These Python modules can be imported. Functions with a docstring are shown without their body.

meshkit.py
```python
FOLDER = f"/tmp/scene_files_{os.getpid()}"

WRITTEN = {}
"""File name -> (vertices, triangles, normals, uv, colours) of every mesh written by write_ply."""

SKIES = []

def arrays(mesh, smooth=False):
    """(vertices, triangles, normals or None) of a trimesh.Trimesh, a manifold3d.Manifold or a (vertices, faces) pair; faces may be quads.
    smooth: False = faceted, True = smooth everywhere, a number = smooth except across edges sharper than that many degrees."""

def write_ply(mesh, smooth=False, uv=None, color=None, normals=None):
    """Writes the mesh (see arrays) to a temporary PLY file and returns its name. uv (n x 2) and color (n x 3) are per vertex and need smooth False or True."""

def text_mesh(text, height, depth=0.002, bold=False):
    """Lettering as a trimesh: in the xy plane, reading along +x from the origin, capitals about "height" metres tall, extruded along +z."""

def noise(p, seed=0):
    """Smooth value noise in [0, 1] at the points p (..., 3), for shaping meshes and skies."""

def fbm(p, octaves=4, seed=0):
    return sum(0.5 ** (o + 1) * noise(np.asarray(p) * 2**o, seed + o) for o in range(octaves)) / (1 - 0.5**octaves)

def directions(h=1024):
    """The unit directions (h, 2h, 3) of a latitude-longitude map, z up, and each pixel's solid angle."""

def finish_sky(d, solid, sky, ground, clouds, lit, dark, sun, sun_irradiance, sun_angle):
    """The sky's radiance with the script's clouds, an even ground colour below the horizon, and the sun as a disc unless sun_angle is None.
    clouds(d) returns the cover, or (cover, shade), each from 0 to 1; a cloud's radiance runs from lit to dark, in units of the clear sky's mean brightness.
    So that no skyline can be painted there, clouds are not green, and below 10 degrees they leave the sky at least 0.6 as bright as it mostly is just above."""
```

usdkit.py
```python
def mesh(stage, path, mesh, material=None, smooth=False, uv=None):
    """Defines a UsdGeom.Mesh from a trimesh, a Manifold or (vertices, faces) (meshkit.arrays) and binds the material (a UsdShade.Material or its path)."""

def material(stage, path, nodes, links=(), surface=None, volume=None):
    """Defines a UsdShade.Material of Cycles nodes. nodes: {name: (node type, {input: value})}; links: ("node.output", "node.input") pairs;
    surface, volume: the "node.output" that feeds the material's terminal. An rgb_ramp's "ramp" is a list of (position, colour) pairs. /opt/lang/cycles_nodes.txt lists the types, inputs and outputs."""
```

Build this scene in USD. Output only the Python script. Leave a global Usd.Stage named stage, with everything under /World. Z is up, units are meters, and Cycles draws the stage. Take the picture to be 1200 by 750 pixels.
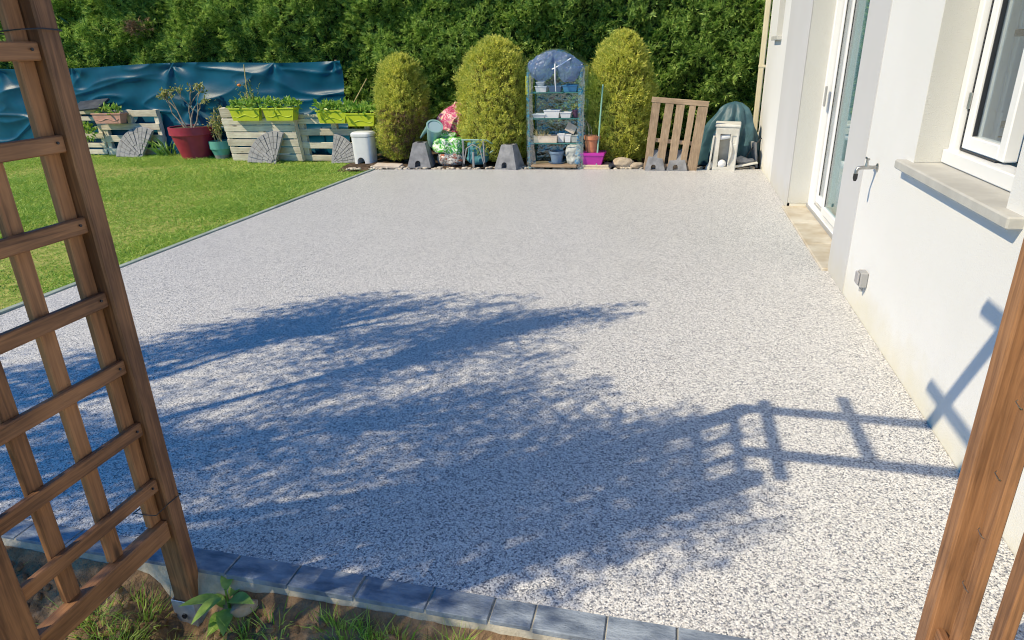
import math, numpy as np, trimesh, usdkit, meshkit
from pxr import Usd, UsdGeom, UsdLux, UsdShade, Gf, Sdf
import manifold3d as mf
from scipy.spatial import ConvexHull
stage = Usd.Stage.CreateInMemory()
UsdGeom.SetStageUpAxis(stage, 'Z'); UsdGeom.SetStageMetersPerUnit(stage, 1.0)
UsdGeom.Xform.Define(stage, '/World'); UsdGeom.Scope.Define(stage, '/World/Looks')
# ---------------------------------------------------------------- camera
CAM_H = 1.5; YAW, PITCH, ROLL = 0.246545, 0.382313, -0.0275462; FPX = 772.12
def basis():
    cy, sy = math.cos(YAW), math.sin(YAW)
    f0, r0, u0 = np.array([-sy, cy, 0]), np.array([cy, sy, 0]), np.array([0, 0, 1.])
    f = f0*math.cos(PITCH) - u0*math.sin(PITCH); u = f0*math.sin(PITCH) + u0*math.cos(PITCH)
    return f, r0*math.cos(ROLL) + u*math.sin(ROLL), -r0*math.sin(ROLL) + u*math.cos(ROLL)
FV, RV, UV = basis()
cam = UsdGeom.Camera.Define(stage, '/World/camera')
cam.CreateHorizontalApertureAttr(36.0); cam.CreateVerticalApertureAttr(22.5); cam.CreateFocalLengthAttr(36.0*FPX/1200)
cam.CreateClippingRangeAttr(Gf.Vec2f(0.05, 5000)); cam.CreateExposureAttr(0.21)
cam.AddTransformOp().Set(Gf.Matrix4d(*RV, 0, *UV, 0, *(-FV), 0, 0, 0, CAM_H, 1))
# ---------------------------------------------------------------- sky and sun
SUN = np.array([0.82, 0.64, -1.0]); SUN /= np.linalg.norm(SUN)          # direction the light travels
TO = -SUN; EL = math.asin(TO[2]); ROT = math.atan2(TO[0], TO[1])
SKY_STRENGTH, SUN_I = 0.135, 1.12
dome = UsdLux.DomeLight.Define(stage, '/World/sky')
dm = usdkit.material(stage, '/World/Looks/sky_air', {
    's': ('sky_texture', {'sky_type': 'single_scattering', 'sun_disc': False, 'sun_elevation': EL, 'sun_rotation': ROT, 'altitude': 200.0,
                          'air_density': 1.0, 'aerosol_density': 0.0, 'ozone_density': 8.0}),
    'h': ('hsv', {'saturation': 1.5}), 'b': ('background_shader', {'strength': SKY_STRENGTH})}, [('s.color', 'h.color'), ('h.color', 'b.color')], surface='b.background')
UsdShade.MaterialBindingAPI.Apply(dome.GetPrim()).Bind(dm)
sun = UsdLux.DistantLight.Define(stage, '/World/sun')
sun.CreateIntensityAttr(SUN_I); sun.CreateAngleAttr(0.5); sun.CreateNormalizeAttr(True); sun.CreateColorAttr(Gf.Vec3f(1.0, 0.86, 0.61))
zz = TO; xx = np.cross([0, 0, 1.], zz); xx /= np.linalg.norm(xx); yy = np.cross(zz, xx)
sun.AddTransformOp().Set(Gf.Matrix4d(*xx, 0, *yy, 0, *zz, 0, -30, -30, 40, 1))

# ---------------------------------------------------------------- helpers
rng = np.random.default_rng(7)
USED = {}
def numbered(path):
    n = USED.get(path, -1) + 1; USED[path] = n
    return path if n == 0 else '%s_%03d' % (path, n)
def tag(p, label=None, cat=None, group=None, kind=None):
    p = p.GetPrim() if hasattr(p, 'GetPrim') else p
    for k, v in (('label', label), ('category', cat), ('group', group), ('kind', kind)):
        if v: p.SetCustomDataByKey(k, v)
    return p
def pth(parent): return '/World' if parent is None else str(parent.GetPath())
def thing(name, label=None, cat=None, loc=(0, 0, 0), rz=0.0, group=None, parent=None, kind=None, tilt=None):
    x = UsdGeom.Xform.Define(stage, numbered(pth(parent) + '/' + name))
    x.AddTranslateOp().Set(Gf.Vec3d(*map(float, loc)))
    if rz: x.AddRotateZOp().Set(math.degrees(rz))
    if tilt: x.AddRotateYOp().Set(math.degrees(tilt[1])); x.AddRotateXOp().Set(math.degrees(tilt[0]))
    return tag(x, label, cat, group, kind)
def obj(name, mesh, material, parent=None, smooth=False, label=None, cat=None, group=None, kind=None):
    m = usdkit.mesh(stage, numbered(pth(parent) + '/' + name), mesh, M[material], smooth=smooth)
    if material in LEAFY and smooth is False:      # every leaf or blade has its own natural tone
        k = 5 if material == 'grass_blade' else 4; nv = len(m.GetPointsAttr().Get()); q = np.random.default_rng(nv).random(nv//k + 1)
        UsdGeom.PrimvarsAPI(m).CreatePrimvar('tint', Sdf.ValueTypeNames.FloatArray, 'vertex').Set(list(map(float, np.repeat(q, k)[:nv])))
    return tag(m, label, cat, group, kind)
def cat_(ms):
    V, F, n = [], [], 0
    for v, f in ms:
        v = np.asarray(v, float); f = np.asarray(f, int); V.append(v); F.append(f + n); n += len(v)
    return np.vstack(V), np.vstack(F)
def rotm(ax=0, ay=0, az=0):
    cx, sx, cy, sy, cz, sz = math.cos(ax), math.sin(ax), math.cos(ay), math.sin(ay), math.cos(az), math.sin(az)
    return np.array([[cz, -sz, 0], [sz, cz, 0], [0, 0, 1]]) @ np.array([[cy, 0, sy], [0, 1, 0], [-sy, 0, cy]]) @ np.array([[1, 0, 0], [0, cx, -sx], [0, sx, cx]])
def tr(m, t=(0, 0, 0), R=None, s=None):
    v = np.asarray(m[0], float)
    if s is not None: v = v*np.asarray(s)
    if R is not None: v = v @ R.T
    return v + np.asarray(t, float), m[1]
def to_man(m): return mf.Manifold(mf.Mesh(np.asarray(m[0], np.float32), np.asarray(m[1], np.uint32)))
BF = np.array([[0, 2, 1], [0, 3, 2], [4, 5, 6], [4, 6, 7], [0, 1, 5], [0, 5, 4], [1, 2, 6], [1, 6, 5], [2, 3, 7], [2, 7, 6], [3, 0, 4], [3, 4, 7]])
def box(x0, y0, z0, x1, y1, z1):
    return np.array([[x0, y0, z0], [x1, y0, z0], [x1, y1, z0], [x0, y1, z0], [x0, y0, z1], [x1, y0, z1], [x1, y1, z1], [x0, y1, z1]], float), BF
def hull(p):
    p = np.asarray(p, float); h = ConvexHull(p); f = h.simplices.copy(); c = p.mean(0)
    n = np.cross(p[f[:, 1]] - p[f[:, 0]], p[f[:, 2]] - p[f[:, 0]])
    bad = ((p[f[:, 0]] - c)*n).sum(1) < 0; f[bad] = f[bad][:, [0, 2, 1]]
    use = np.unique(f); mp = np.zeros(len(p), int); mp[use] = np.arange(len(use))
    return p[use], mp[f]
def cbox(x0, y0, z0, x1, y1, z1, c=0.004):
    P = []
    for sx in (0, 1):
        for sy in (0, 1):
            for sz in (0, 1):
                b = [(x0, x1)[sx], (y0, y1)[sy], (z0, z1)[sz]]; d = [(1, -1)[sx]*c, (1, -1)[sy]*c, (1, -1)[sz]*c]
                for k in range(3):
                    q = [b[i] + (d[i] if i != k else 0) for i in range(3)]; P.append(q)
    return hull(P)
def tube(pts, r, n=8, cap=True):
    pts = np.asarray(pts, float); r = np.broadcast_to(np.asarray(r, float), (len(pts),))
    t = np.gradient(pts, axis=0); t /= np.maximum(np.linalg.norm(t, axis=1, keepdims=True), 1e-9)
    a = np.array([0, 0, 1.]) if abs(t[0][2]) < .8 else np.array([1., 0, 0])
    V = []
    for i in range(len(pts)):
        u = np.cross(t[i], a); u /= np.linalg.norm(u); w = np.cross(t[i], u); a = np.cross(u, t[i])
        th = np.arange(n)/n*2*math.pi
        V.append(pts[i] + r[i]*(np.outer(np.cos(th), u) + np.outer(np.sin(th), w)))
    V = np.vstack(V); F = []
    for i in range(len(pts) - 1):
        for k in range(n):
            p, q = i*n + k, i*n + (k + 1) % n
            F += [[p, p + n, q], [q, p + n, q + n]]
    if cap:
        V = np.vstack([V, pts[0], pts[-1]]); a0, a1 = len(V) - 2, len(V) - 1; L = (len(pts) - 1)*n
        for k in range(n):
            F += [[a0, k, (k + 1) % n], [a1, L + (k + 1) % n, L + k]]
    return V, np.array(F)
def lathe(prof, n=28, sx=1, sy=1):
    prof = np.asarray(prof, float); th = np.arange(n)/n*2*math.pi
    V = np.vstack([np.stack([r*np.cos(th)*sx, r*np.sin(th)*sy, np.full(n, z)], 1) for r, z in prof]); F = []
    for i in range(len(prof) - 1):
        for k in range(n):
            p, q = i*n + k, i*n + (k + 1) % n
            F += [[p, q, p + n], [q, q + n, p + n]]
    return V, np.array(F)
def grid(fn, u, v):
    U, W = np.meshgrid(u, v, indexing='ij'); V = fn(U.ravel(), W.ravel()); nu, nv = len(u), len(v)
    i, j = np.meshgrid(np.arange(nu - 1), np.arange(nv - 1), indexing='ij'); a = (i*nv + j).ravel()
    return V, np.vstack([np.stack([a, a + nv, a + nv + 1], 1), np.stack([a, a + nv + 1, a + 1], 1)])
def unit(v): return v/np.maximum(np.linalg.norm(v, axis=-1, keepdims=True), 1e-9)
def leaves(P, D, N, L, W, fold=0.25, curl=0.0, wide=0.45):
    """a mesh of folded leaf blades: P base, D direction, N upward normal, L length, W width (arrays)"""
    P, D = np.asarray(P, float), unit(np.asarray(D, float)); S = unit(np.cross(D, N)); Nn = np.cross(S, D)
    L = np.broadcast_to(L, (len(P),))[:, None]; W = np.broadcast_to(W, (len(P),))[:, None]
    mid = P + D*L*wide
    V = np.stack([P, mid + S*W/2 + Nn*W*fold, P + D*L - Nn*L*curl, mid - S*W/2 + Nn*W*fold], 1).reshape(-1, 3)
    a = np.arange(len(P))[:, None]*4
    return V, np.vstack([a + [0, 1, 2], a + [0, 2, 3]])
def blades(P, D, L, W, bend=0.4):
    """grass: three-vertex tapering blades with one bend"""
    P = np.asarray(P, float); D = unit(D); n = len(P)
    S = unit(np.cross(D, rng.normal(size=(n, 3)))); L = np.broadcast_to(L, (n,))[:, None]; W = np.broadcast_to(W, (n,))[:, None]
    h = unit(np.stack([D[:, 0] + rng.normal(0, .3, n), D[:, 1] + rng.normal(0, .3, n), np.zeros(n)], 1))
    V = np.stack([P - S*W/2, P + S*W/2, P + D*L*.55 + S*W*.4, P + D*L*.55 - S*W*.4, P + D*L*.9 + h*L*bend], 1).reshape(-1, 3)
    a = np.arange(n)[:, None]*5
    return V, np.vstack([a + [0, 1, 2], a + [0, 2, 3], a + [3, 2, 4]])
def rand_dirs(n, up=0.0):
    d = rng.normal(size=(n, 3)); d[:, 2] += up; return unit(d)
def crumple(m, amp, freq, seed=0, oct=3):
    v = np.asarray(m[0], float); d = np.stack([meshkit.fbm(v*freq + 7.3*k, oct, seed + 11*k) - .5 for k in range(3)], 1)
    return v + d*2*amp, m[1]
def ico(sub=3):
    s = trimesh.creation.icosphere(sub); return np.array(s.vertices), np.array(s.faces)

# ---------------------------------------------------------------- materials
M = {}; LEAFY = set()
def mat(name, c1, c2=None, scale=8., rough=0.7, bump=0.0, bscale=None, stretch=(1, 1, 1), spec=0.5, metal=0.0, detail=4, island=False, trans=0.0, dist=0.01, lo=.35, hi=.65, coat=0):
    c2 = c2 or c1
    n = {'g': ('geometry', {}), 'mp': ('mapping', {'scale': stretch}),
         'n': ('noise_texture', {'scale': scale, 'detail': float(detail), 'roughness': .6}),
         'r': ('rgb_ramp', {'ramp': [(0, c1), (lo, c1), (hi, c2), (1, c2)]}),
         'p': ('principled_bsdf', {'roughness': rough, 'metallic': metal, 'specular_ior_level': spec, 'coat_weight': float(coat)})}
    l = [('g.position', 'mp.vector'), ('mp.vector', 'n.vector'), ('r.color', 'p.base_color')]
    if island:
        LEAFY.add(name); n['at'] = ('attribute', {'attribute': 'tint'})
        n['a'] = ('math', {'math_type': 'multiply_add', 'value2': .55, 'value3': .0}); n['b2'] = ('math', {'math_type': 'multiply_add', 'value2': .45})
        l += [('at.fac', 'a.value1'), ('n.fac', 'b2.value1'), ('a.value', 'b2.value3'), ('b2.value', 'r.fac')]
    else: l.append(('n.fac', 'r.fac'))
    if bump:
        n['bn'] = ('noise_texture', {'scale': bscale or scale*4, 'detail': 5.0, 'roughness': .6}); n['bp'] = ('bump', {'strength': bump, 'distance': dist})
        l += [('mp.vector', 'bn.vector'), ('bn.fac', 'bp.height'), ('bp.normal', 'p.normal')]
    out = 'p.BSDF'
    if trans:
        n['t'] = ('translucent_bsdf', {}); n['mx'] = ('mix_closure', {'fac': trans}); out = 'mx.closure'
        l += [('r.color', 't.color'), ('p.BSDF', 'mx.closure1'), ('t.BSDF', 'mx.closure2')]
    M[name] = usdkit.material(stage, '/World/Looks/' + name, n, l, surface=out)
def wood(name, c1, c2, axis, knots=(.06, .03, .015)):
    st = {'x': (3, 60, 60), 'y': (60, 3, 60), 'z': (60, 60, 3)}[axis]
    n = {'g': ('geometry', {}), 'mp': ('mapping', {'scale': st}), 'n': ('noise_texture', {'scale': 1.4, 'detail': 6.0, 'roughness': .65, 'distortion': .5}),
         'n2': ('noise_texture', {'scale': 5.0, 'detail': 3.0}), 'oi': ('object_info', {}), 'isl': ('math', {'math_type': 'multiply_add', 'value2': .25, 'value3': -.12}),
         'ad': ('math', {'math_type': 'multiply_add', 'value2': .6}), 'ad2': ('math', {'math_type': 'add'}),
         'r': ('rgb_ramp', {'ramp': [(0, c1), (.3, c1), (.75, c2), (1, c2)]}),
         'km': ('mapping', {'scale': {'x': (3, 11, 11), 'y': (11, 3, 11), 'z': (11, 11, 3)}[axis]}), 'ks': ('separate_color', {}), 'kg': ('math', {'math_type': 'greater_than', 'value2': .22}), 'ka': ('math', {'math_type': 'add'}), 'vo': ('voronoi_texture', {'scale': 1.0, 'randomness': 1.0}), 'kr': ('rgb_ramp', {'ramp': [(0, (0, 0, 0)), (.09, (.1, .1, .1)), (.17, (1, 1, 1)), (1, (1, 1, 1))]}),
         'k': ('mix', {'mix_type': 'mix', 'color1': knots}),
         'p': ('principled_bsdf', {'roughness': .62}), 'bp': ('bump', {'strength': .35, 'distance': .004})}
    l = [('g.position', 'mp.vector'), ('mp.vector', 'n.vector'), ('g.position', 'n2.vector'), ('n2.fac', 'ad.value1'), ('n.fac', 'ad.value3'),
         ('oi.random', 'isl.value1'), ('ad.value', 'ad2.value1'), ('isl.value', 'ad2.value2'), ('ad2.value', 'sub.value1'), ('sub.value', 'r.fac'),
         ('g.position', 'km.vector'), ('km.vector', 'vo.vector'), ('vo.color', 'ks.color'), ('ks.r', 'kg.value1'), ('kg.value', 'ka.value1'), ('vo.distance', 'ka.value2'), ('ka.value', 'kr.fac'), ('kr.color', 'k.fac'), ('r.color', 'k.color2'), ('k.color', 'p.base_color'), ('n.fac', 'bp.height'), ('bp.normal', 'p.normal')]
    n['sub'] = ('math', {'math_type': 'subtract', 'value2': .3})
    M[name] = usdkit.material(stage, '/World/Looks/' + name, n, l, surface='p.BSDF')
for ax in 'xyz':
    wood('stained_wood_' + ax, (.13, .060, .028), (.43, .212, .096), ax, (.05, .026, .014))
    wood('pale_wood_' + ax, (.46, .40, .31), (.82, .75, .63), ax, (.2, .14, .09))
    wood('brown_wood_' + ax, (.27, .19, .12), (.52, .38, .25), ax, (.14, .08, .045))
# resin bound marble aggregate
M['aggregate'] = usdkit.material(stage, '/World/Looks/aggregate', {
    'g': ('geometry', {}), 'v': ('voronoi_texture', {'scale': 178.0}), 's': ('separate_color', {}), 'v2': ('voronoi_texture', {'scale': 250.0}), 's2': ('separate_color', {}),
    'r': ('rgb_ramp', {'interpolate': False, 'ramp': [(0, (.022, .030, .058)), (.14, (.15, .17, .22)), (.25, (.42, .43, .46)), (.36, (.68, .655, .62)), (.52, (.79, .78, .755)), (.78, (.89, .88, .86))]}),
    'r2': ('rgb_ramp', {'interpolate': False, 'ramp': [(0, (.08, .09, .13)), (.16, (.42, .43, .46)), (.4, (.75, .735, .71)), (.7, (.86, .85, .83))]}),
    'm': ('mix', {'mix_type': 'mix', 'fac': .4}),
    'n': ('noise_texture', {'scale': .9, 'detail': 4.0}), 'nr': ('rgb_ramp', {'ramp': [(0, (.93, .93, .93)), (.4, (.97, .97, .97)), (.65, (1, 1, 1)), (1, (1, 1, 1))]}), 'mu': ('mix', {'mix_type': 'multiply', 'fac': 1.0}),
    'd': ('math', {'math_type': 'multiply', 'value2': 1.0}), 'dk': ('rgb_ramp', {'ramp': [(0, (1, 1, 1)), (.55, (1, 1, 1)), (.85, (.6, .6, .62)), (1, (.45, .45, .47))]}), 'mu2': ('mix', {'mix_type': 'multiply', 'fac': .8}),
    'bp': ('bump', {'strength': .5, 'distance': .003, 'invert': True}), 'p': ('principled_bsdf', {'roughness': .42, 'specular_ior_level': .4})},
    [('g.position', 'v.vector'), ('g.position', 'v2.vector'), ('v.color', 's.color'), ('s.r', 'r.fac'), ('v2.color', 's2.color'), ('s2.g', 'r2.fac'), ('r.color', 'm.color1'), ('r2.color', 'm.color2'),
     ('g.position', 'n.vector'), ('n.fac', 'nr.fac'), ('m.color', 'mu.color1'), ('nr.color', 'mu.color2'), ('v.distance', 'dk.fac'), ('mu.color', 'mu2.color1'), ('dk.color', 'mu2.color2'),
     ('mu2.color', 'p.base_color'), ('v.distance', 'bp.height'), ('bp.normal', 'p.normal')], surface='p.BSDF')
# house render: off-white, a yellowish splash line low on the wall
def render_mat(name, c, dirty, bump=.45):
    M[name] = usdkit.material(stage, '/World/Looks/' + name, {
        'g': ('geometry', {}), 'x': ('separate_xyz', {}), 'n': ('noise_texture', {'scale': 6.0, 'detail': 5.0}), 'a': ('math', {'math_type': 'multiply_add', 'value2': .35}),
        'r': ('rgb_ramp', {'ramp': [(0, dirty), (.16, dirty), (.42, c), (1, c)]}), 'n3': ('noise_texture', {'scale': 1.6, 'detail': 5.0}), 'nr': ('rgb_ramp', {'ramp': [(0, (.95, .95, .94)), (.4, (.97, .97, .965)), (.6, (1, 1, 1)), (1, (1, 1, 1))]}), 'mu': ('mix', {'mix_type': 'multiply', 'fac': 1.0}),
        'n2': ('noise_texture', {'scale': 190.0, 'detail': 3.0}), 'bp': ('bump', {'strength': bump, 'distance': .004}), 'p': ('principled_bsdf', {'roughness': .9, 'specular_ior_level': .2})},
        [('g.position', 'x.vector'), ('g.position', 'n.vector'), ('g.position', 'n2.vector'), ('g.position', 'n3.vector'), ('n.fac', 'a.value1'), ('x.z', 'a.value3'), ('a.value', 'r.fac'), ('n3.fac', 'nr.fac'), ('r.color', 'mu.color1'), ('nr.color', 'mu.color2'), ('mu.color', 'p.base_color'),
         ('n2.fac', 'bp.height'), ('bp.normal', 'p.normal')], surface='p.BSDF')
render_mat('white_render', (.75, .75, .745), (.69, .66, .56))
render_mat('grey_render', (.56, .56, .57), (.55, .53, .48), .15)
render_mat('cream_render', (.60, .60, .575), (.58, .57, .52), .7)
mat('stone_sill', (.43, .425, .40), (.50, .495, .465), 9, .8, .2, 90)
mat('threshold_stone', (.42, .35, .25), (.60, .56, .48), 3.5, .8, .25, 60)
mat('white_pvc', (.80, .81, .82), rough=.28); mat('gasket', (.02, .022, .028), rough=.5)
mat('chrome', (.52, .51, .48), (.34, .33, .31), 40, .38, metal=1.0); mat('galvanised', (.50, .54, .58), (.68, .71, .74), 25, .5, .1, metal=.5)
mat('black_plastic', (.02, .02, .022), rough=.45); mat('grey_plastic', (.34, .34, .34), rough=.5)
mat('room_wall', (.82, .84, .90), rough=.9); mat('room_floor', (.62, .60, .57), rough=.6); mat('curtain', (.42, .45, .48), (.54, .57, .60), 20, .9, stretch=(4, 14, .3))
def pane(name, tint=(1, 1, 1), rough=0.0, ior=1.5, bump=0, gl=(1, 1, 1)):
    f0 = ((ior - 1)/(ior + 1))**2      # Schlick's reflectance, the same from both sides of the sheet
    n = {'lw': ('layer_weight', {'blend': .5}), 'pw': ('math', {'math_type': 'power', 'value2': 5.0}), 'f': ('math', {'math_type': 'multiply_add', 'value2': 1 - f0, 'value3': f0}), 't': ('transparent_bsdf', {'color': tint}), 'gl': ('glossy_bsdf', {'roughness': rough, 'color': gl}), 'm': ('mix_closure', {})}
    l = [('lw.facing', 'pw.value1'), ('pw.value', 'f.value1'), ('f.value', 'm.fac'), ('t.BSDF', 'm.closure1'), ('gl.BSDF', 'm.closure2')]
    if bump:
        n['g'] = ('geometry', {}); n['n'] = ('noise_texture', {'scale': 14., 'detail': 3.0}); n['b'] = ('bump', {'strength': bump, 'distance': .03})
        l += [('g.position', 'n.vector'), ('n.fac', 'b.height'), ('b.normal', 'gl.normal')]
    M[name] = usdkit.material(stage, '/World/Looks/' + name, n, l, surface='m.closure')
pane('window_glass', (.90, .94, .95), ior=1.6); pane('teal_glass', (.62, .80, .84), ior=2.0); pane('clear_pvc', (.68, .83, .86), .16, 2.9, .7)
M['blue_pvc'] = usdkit.material(stage, '/World/Looks/blue_pvc', {'g': ('geometry', {}), 'n': ('noise_texture', {'scale': 13.0, 'detail': 3.0, 'distortion': .8}), 'b': ('bump', {'strength': .9, 'distance': .04}),
    'd': ('principled_bsdf', {'base_color': (.20, .29, .52), 'roughness': .12, 'specular_ior_level': 1.0}), 't': ('transparent_bsdf', {'color': (.55, .68, .86)}), 'm': ('mix_closure', {'fac': .58})},
    [('g.position', 'n.vector'), ('n.fac', 'b.height'), ('b.normal', 'd.normal'), ('d.BSDF', 'm.closure1'), ('t.BSDF', 'm.closure2')], surface='m.closure')
mat('slate', (.12, .155, .215), (.33, .385, .46), 9, .66, .55, 55, detail=7, stretch=(1, 2.5, 1))
mat('mortar', (.38, .35, .28), (.54, .50, .42), 14, .95, .5, 80)
mat('edge_strip', (.24, .30, .26), (.36, .42, .37), 6, .85, .2, 60)
mat('soil', (.13, .08, .048), (.44, .30, .185), 9, 1.0, .8, 60, detail=7, spec=.1, dist=.02, lo=.3, hi=.7)
mat('dark_soil', (.035, .024, .016), (.14, .10, .07), 9, 1.0, .7, 50, detail=6, spec=.1)
mat('pebble', (.40, .34, .26), (.62, .56, .47), 20, .9, .3)
mat('lawn_soil', (.16, .24, .04), (.42, .40, .13), 14, 1.0, .4, 40, spec=.1)
mat('grass_blade', (.16, .37, .03), (.60, .71, .16), 1.5, .55, trans=.35, island=True, lo=.25, hi=.8)
mat('young_leaf', (.24, .44, .08), (.42, .62, .16), 30, .4, trans=.35)
mat('weed_leaf', (.10, .24, .03), (.28, .45, .08), 6, .5, trans=.3, island=True)
mat('conifer_green', (.095, .215, .03), (.52, .70, .17), 1.6, .55, trans=.35, island=True, lo=.3, hi=.75)
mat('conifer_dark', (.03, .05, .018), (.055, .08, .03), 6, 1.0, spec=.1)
mat('golden_green', (.37, .44, .06), (.86, .83, .19), 5, .6, trans=.4, island=True, lo=.25, hi=.75)
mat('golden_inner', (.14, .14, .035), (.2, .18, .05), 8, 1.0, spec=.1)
mat('dead_twig', (.22, .13, .06), (.34, .22, .12), 8, .9, island=True)
mat('tree_leaf', (.05, .11, .02), (.12, .2, .04), 3, .5, trans=.3, island=True)
mat('bark', (.10, .075, .05), (.2, .16, .11), 12, .9, .6, 30)
mat('twig_bark', (.26, .20, .14), (.42, .35, .26), 30, .8)
mat('shrub_leaf', (.22, .28, .07), (.52, .50, .18), 9, .5, trans=.3, island=True)
mat('lettuce_leaf', (.20, .40, .045), (.52, .68, .16), 8, .4, trans=.35, island=True)
mat('tarp_blue', (.001, .056, .105), (.002, .082, .145), 3, .40, .15, 50, spec=.22)
mat('tarp_teal', (.025, .075, .10), (.05, .125, .15), 5, .5, .3, 40)
mat('red_pot', (.30, .020, .045), (.36, .03, .06), 6, .42); mat('mint_pot', (.10, .34, .28), (.14, .40, .33), 10, .45); mat('grey_pot', (.22, .22, .20), (.3, .3, .28), 10, .6)
mat('lime_plastic', (.42, .50, .02), (.48, .56, .03), 6, .38); mat('terracotta', (.46, .17, .085), (.56, .23, .12), 14, .8); mat('pale_terracotta', (.48, .25, .19), (.56, .32, .25), 10, .75)
mat('magenta_plastic', (.42, .02, .30), (.48, .03, .36), 8, .4); mat('blue_plastic', (.13, .2, .3), (.17, .25, .36), 8, .45); mat('tray_blue', (.05, .22, .42), rough=.4)
mat('white_plastic', (.68, .70, .72), (.75, .76, .77), 10, .4); mat('aged_white', (.52, .51, .46), (.70, .69, .64), 7, .55, .1)
mat('can_teal', (.20, .36, .34), (.27, .44, .42), 9, .45); mat('can_disc', (.30, .42, .46), rough=.35)
mat('concrete_grey', (.17, .175, .19), (.29, .295, .31), 10, .85, .3, 90); mat('sett_grey', (.24, .24, .25), (.36, .355, .36), 14, .9, .4, 90); mat('concrete_light', (.27, .27, .285), (.38, .37, .38), 12, .9, .4, 90)
mat('teal_frame', (.02, .13, .12), (.03, .17, .16), 10, .4); mat('teal_cloth', (.03, .16, .20), (.07, .25, .29), 9, .6, .3)
mat('yellow', (.7, .6, .04), rough=.4); mat('purple', (.07, .03, .07), rough=.5); mat('beige_pipe', (.56, .50, .34), (.64, .58, .42), 5, .5, stretch=(3, 3, 1))
mat('slate_black', (.03, .034, .045), (.07, .075, .09), 10, .35); mat('bristle', (.5, .42, .3), (.62, .54, .4), 40, .9); mat('handle_green', (.22, .42, .33), rough=.4)
mat('rock', (.30, .24, .17), (.52, .44, .34), 10, .9, .6, 30); mat('straw', (.4, .3, .12), (.6, .48, .22), 20, .8); mat('orange', (.75, .22, .03), rough=.5)
mat('grey_cloth', (.3, .33, .32), (.5, .52, .5), 12, .8, .4); mat('card', (.58, .48, .38), (.7, .62, .52), 9, .8); mat('iron_wire', (.06, .06, .06), rough=.4, metal=.6)
def patch_mat(name, cols, scale, rough=.5):
    st = [(i/len(cols), c) for i, c in enumerate(cols)]
    M[name] = usdkit.material(stage, '/World/Looks/' + name, {'g': ('geometry', {}), 'n': ('noise_texture', {'scale': scale, 'detail': 2.0, 'distortion': 1.2}), 'mr': ('map_range', {'from_min': .28, 'from_max': .72, 'clamp': True}),
        'r': ('rgb_ramp', {'interpolate': False, 'ramp': st}), 'p': ('principled_bsdf', {'roughness': rough})}, [('g.position', 'n.vector'), ('n.fac', 'mr.value'), ('mr.result', 'r.fac'), ('r.color', 'p.base_color')], surface='p.BSDF')
patch_mat('floral_bag', [(.36, .015, .06), (.5, .03, .14), (.62, .28, .38), (.45, .02, .09), (.55, .08, .2), (.7, .52, .52), (.55, .45, .15), (.4, .015, .08)], 14)
patch_mat('green_bag', [(.02, .22, .06), (.12, .45, .05), (.66, .72, .62), (.16, .5, .05), (.05, .3, .08), (.7, .74, .68)], 9, .3)
patch_mat('bag_print', [(.32, .30, .28), (.12, .12, .12), (.55, .54, .5), (.2, .1, .08), (.5, .12, .04)], 16, .35)

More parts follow.
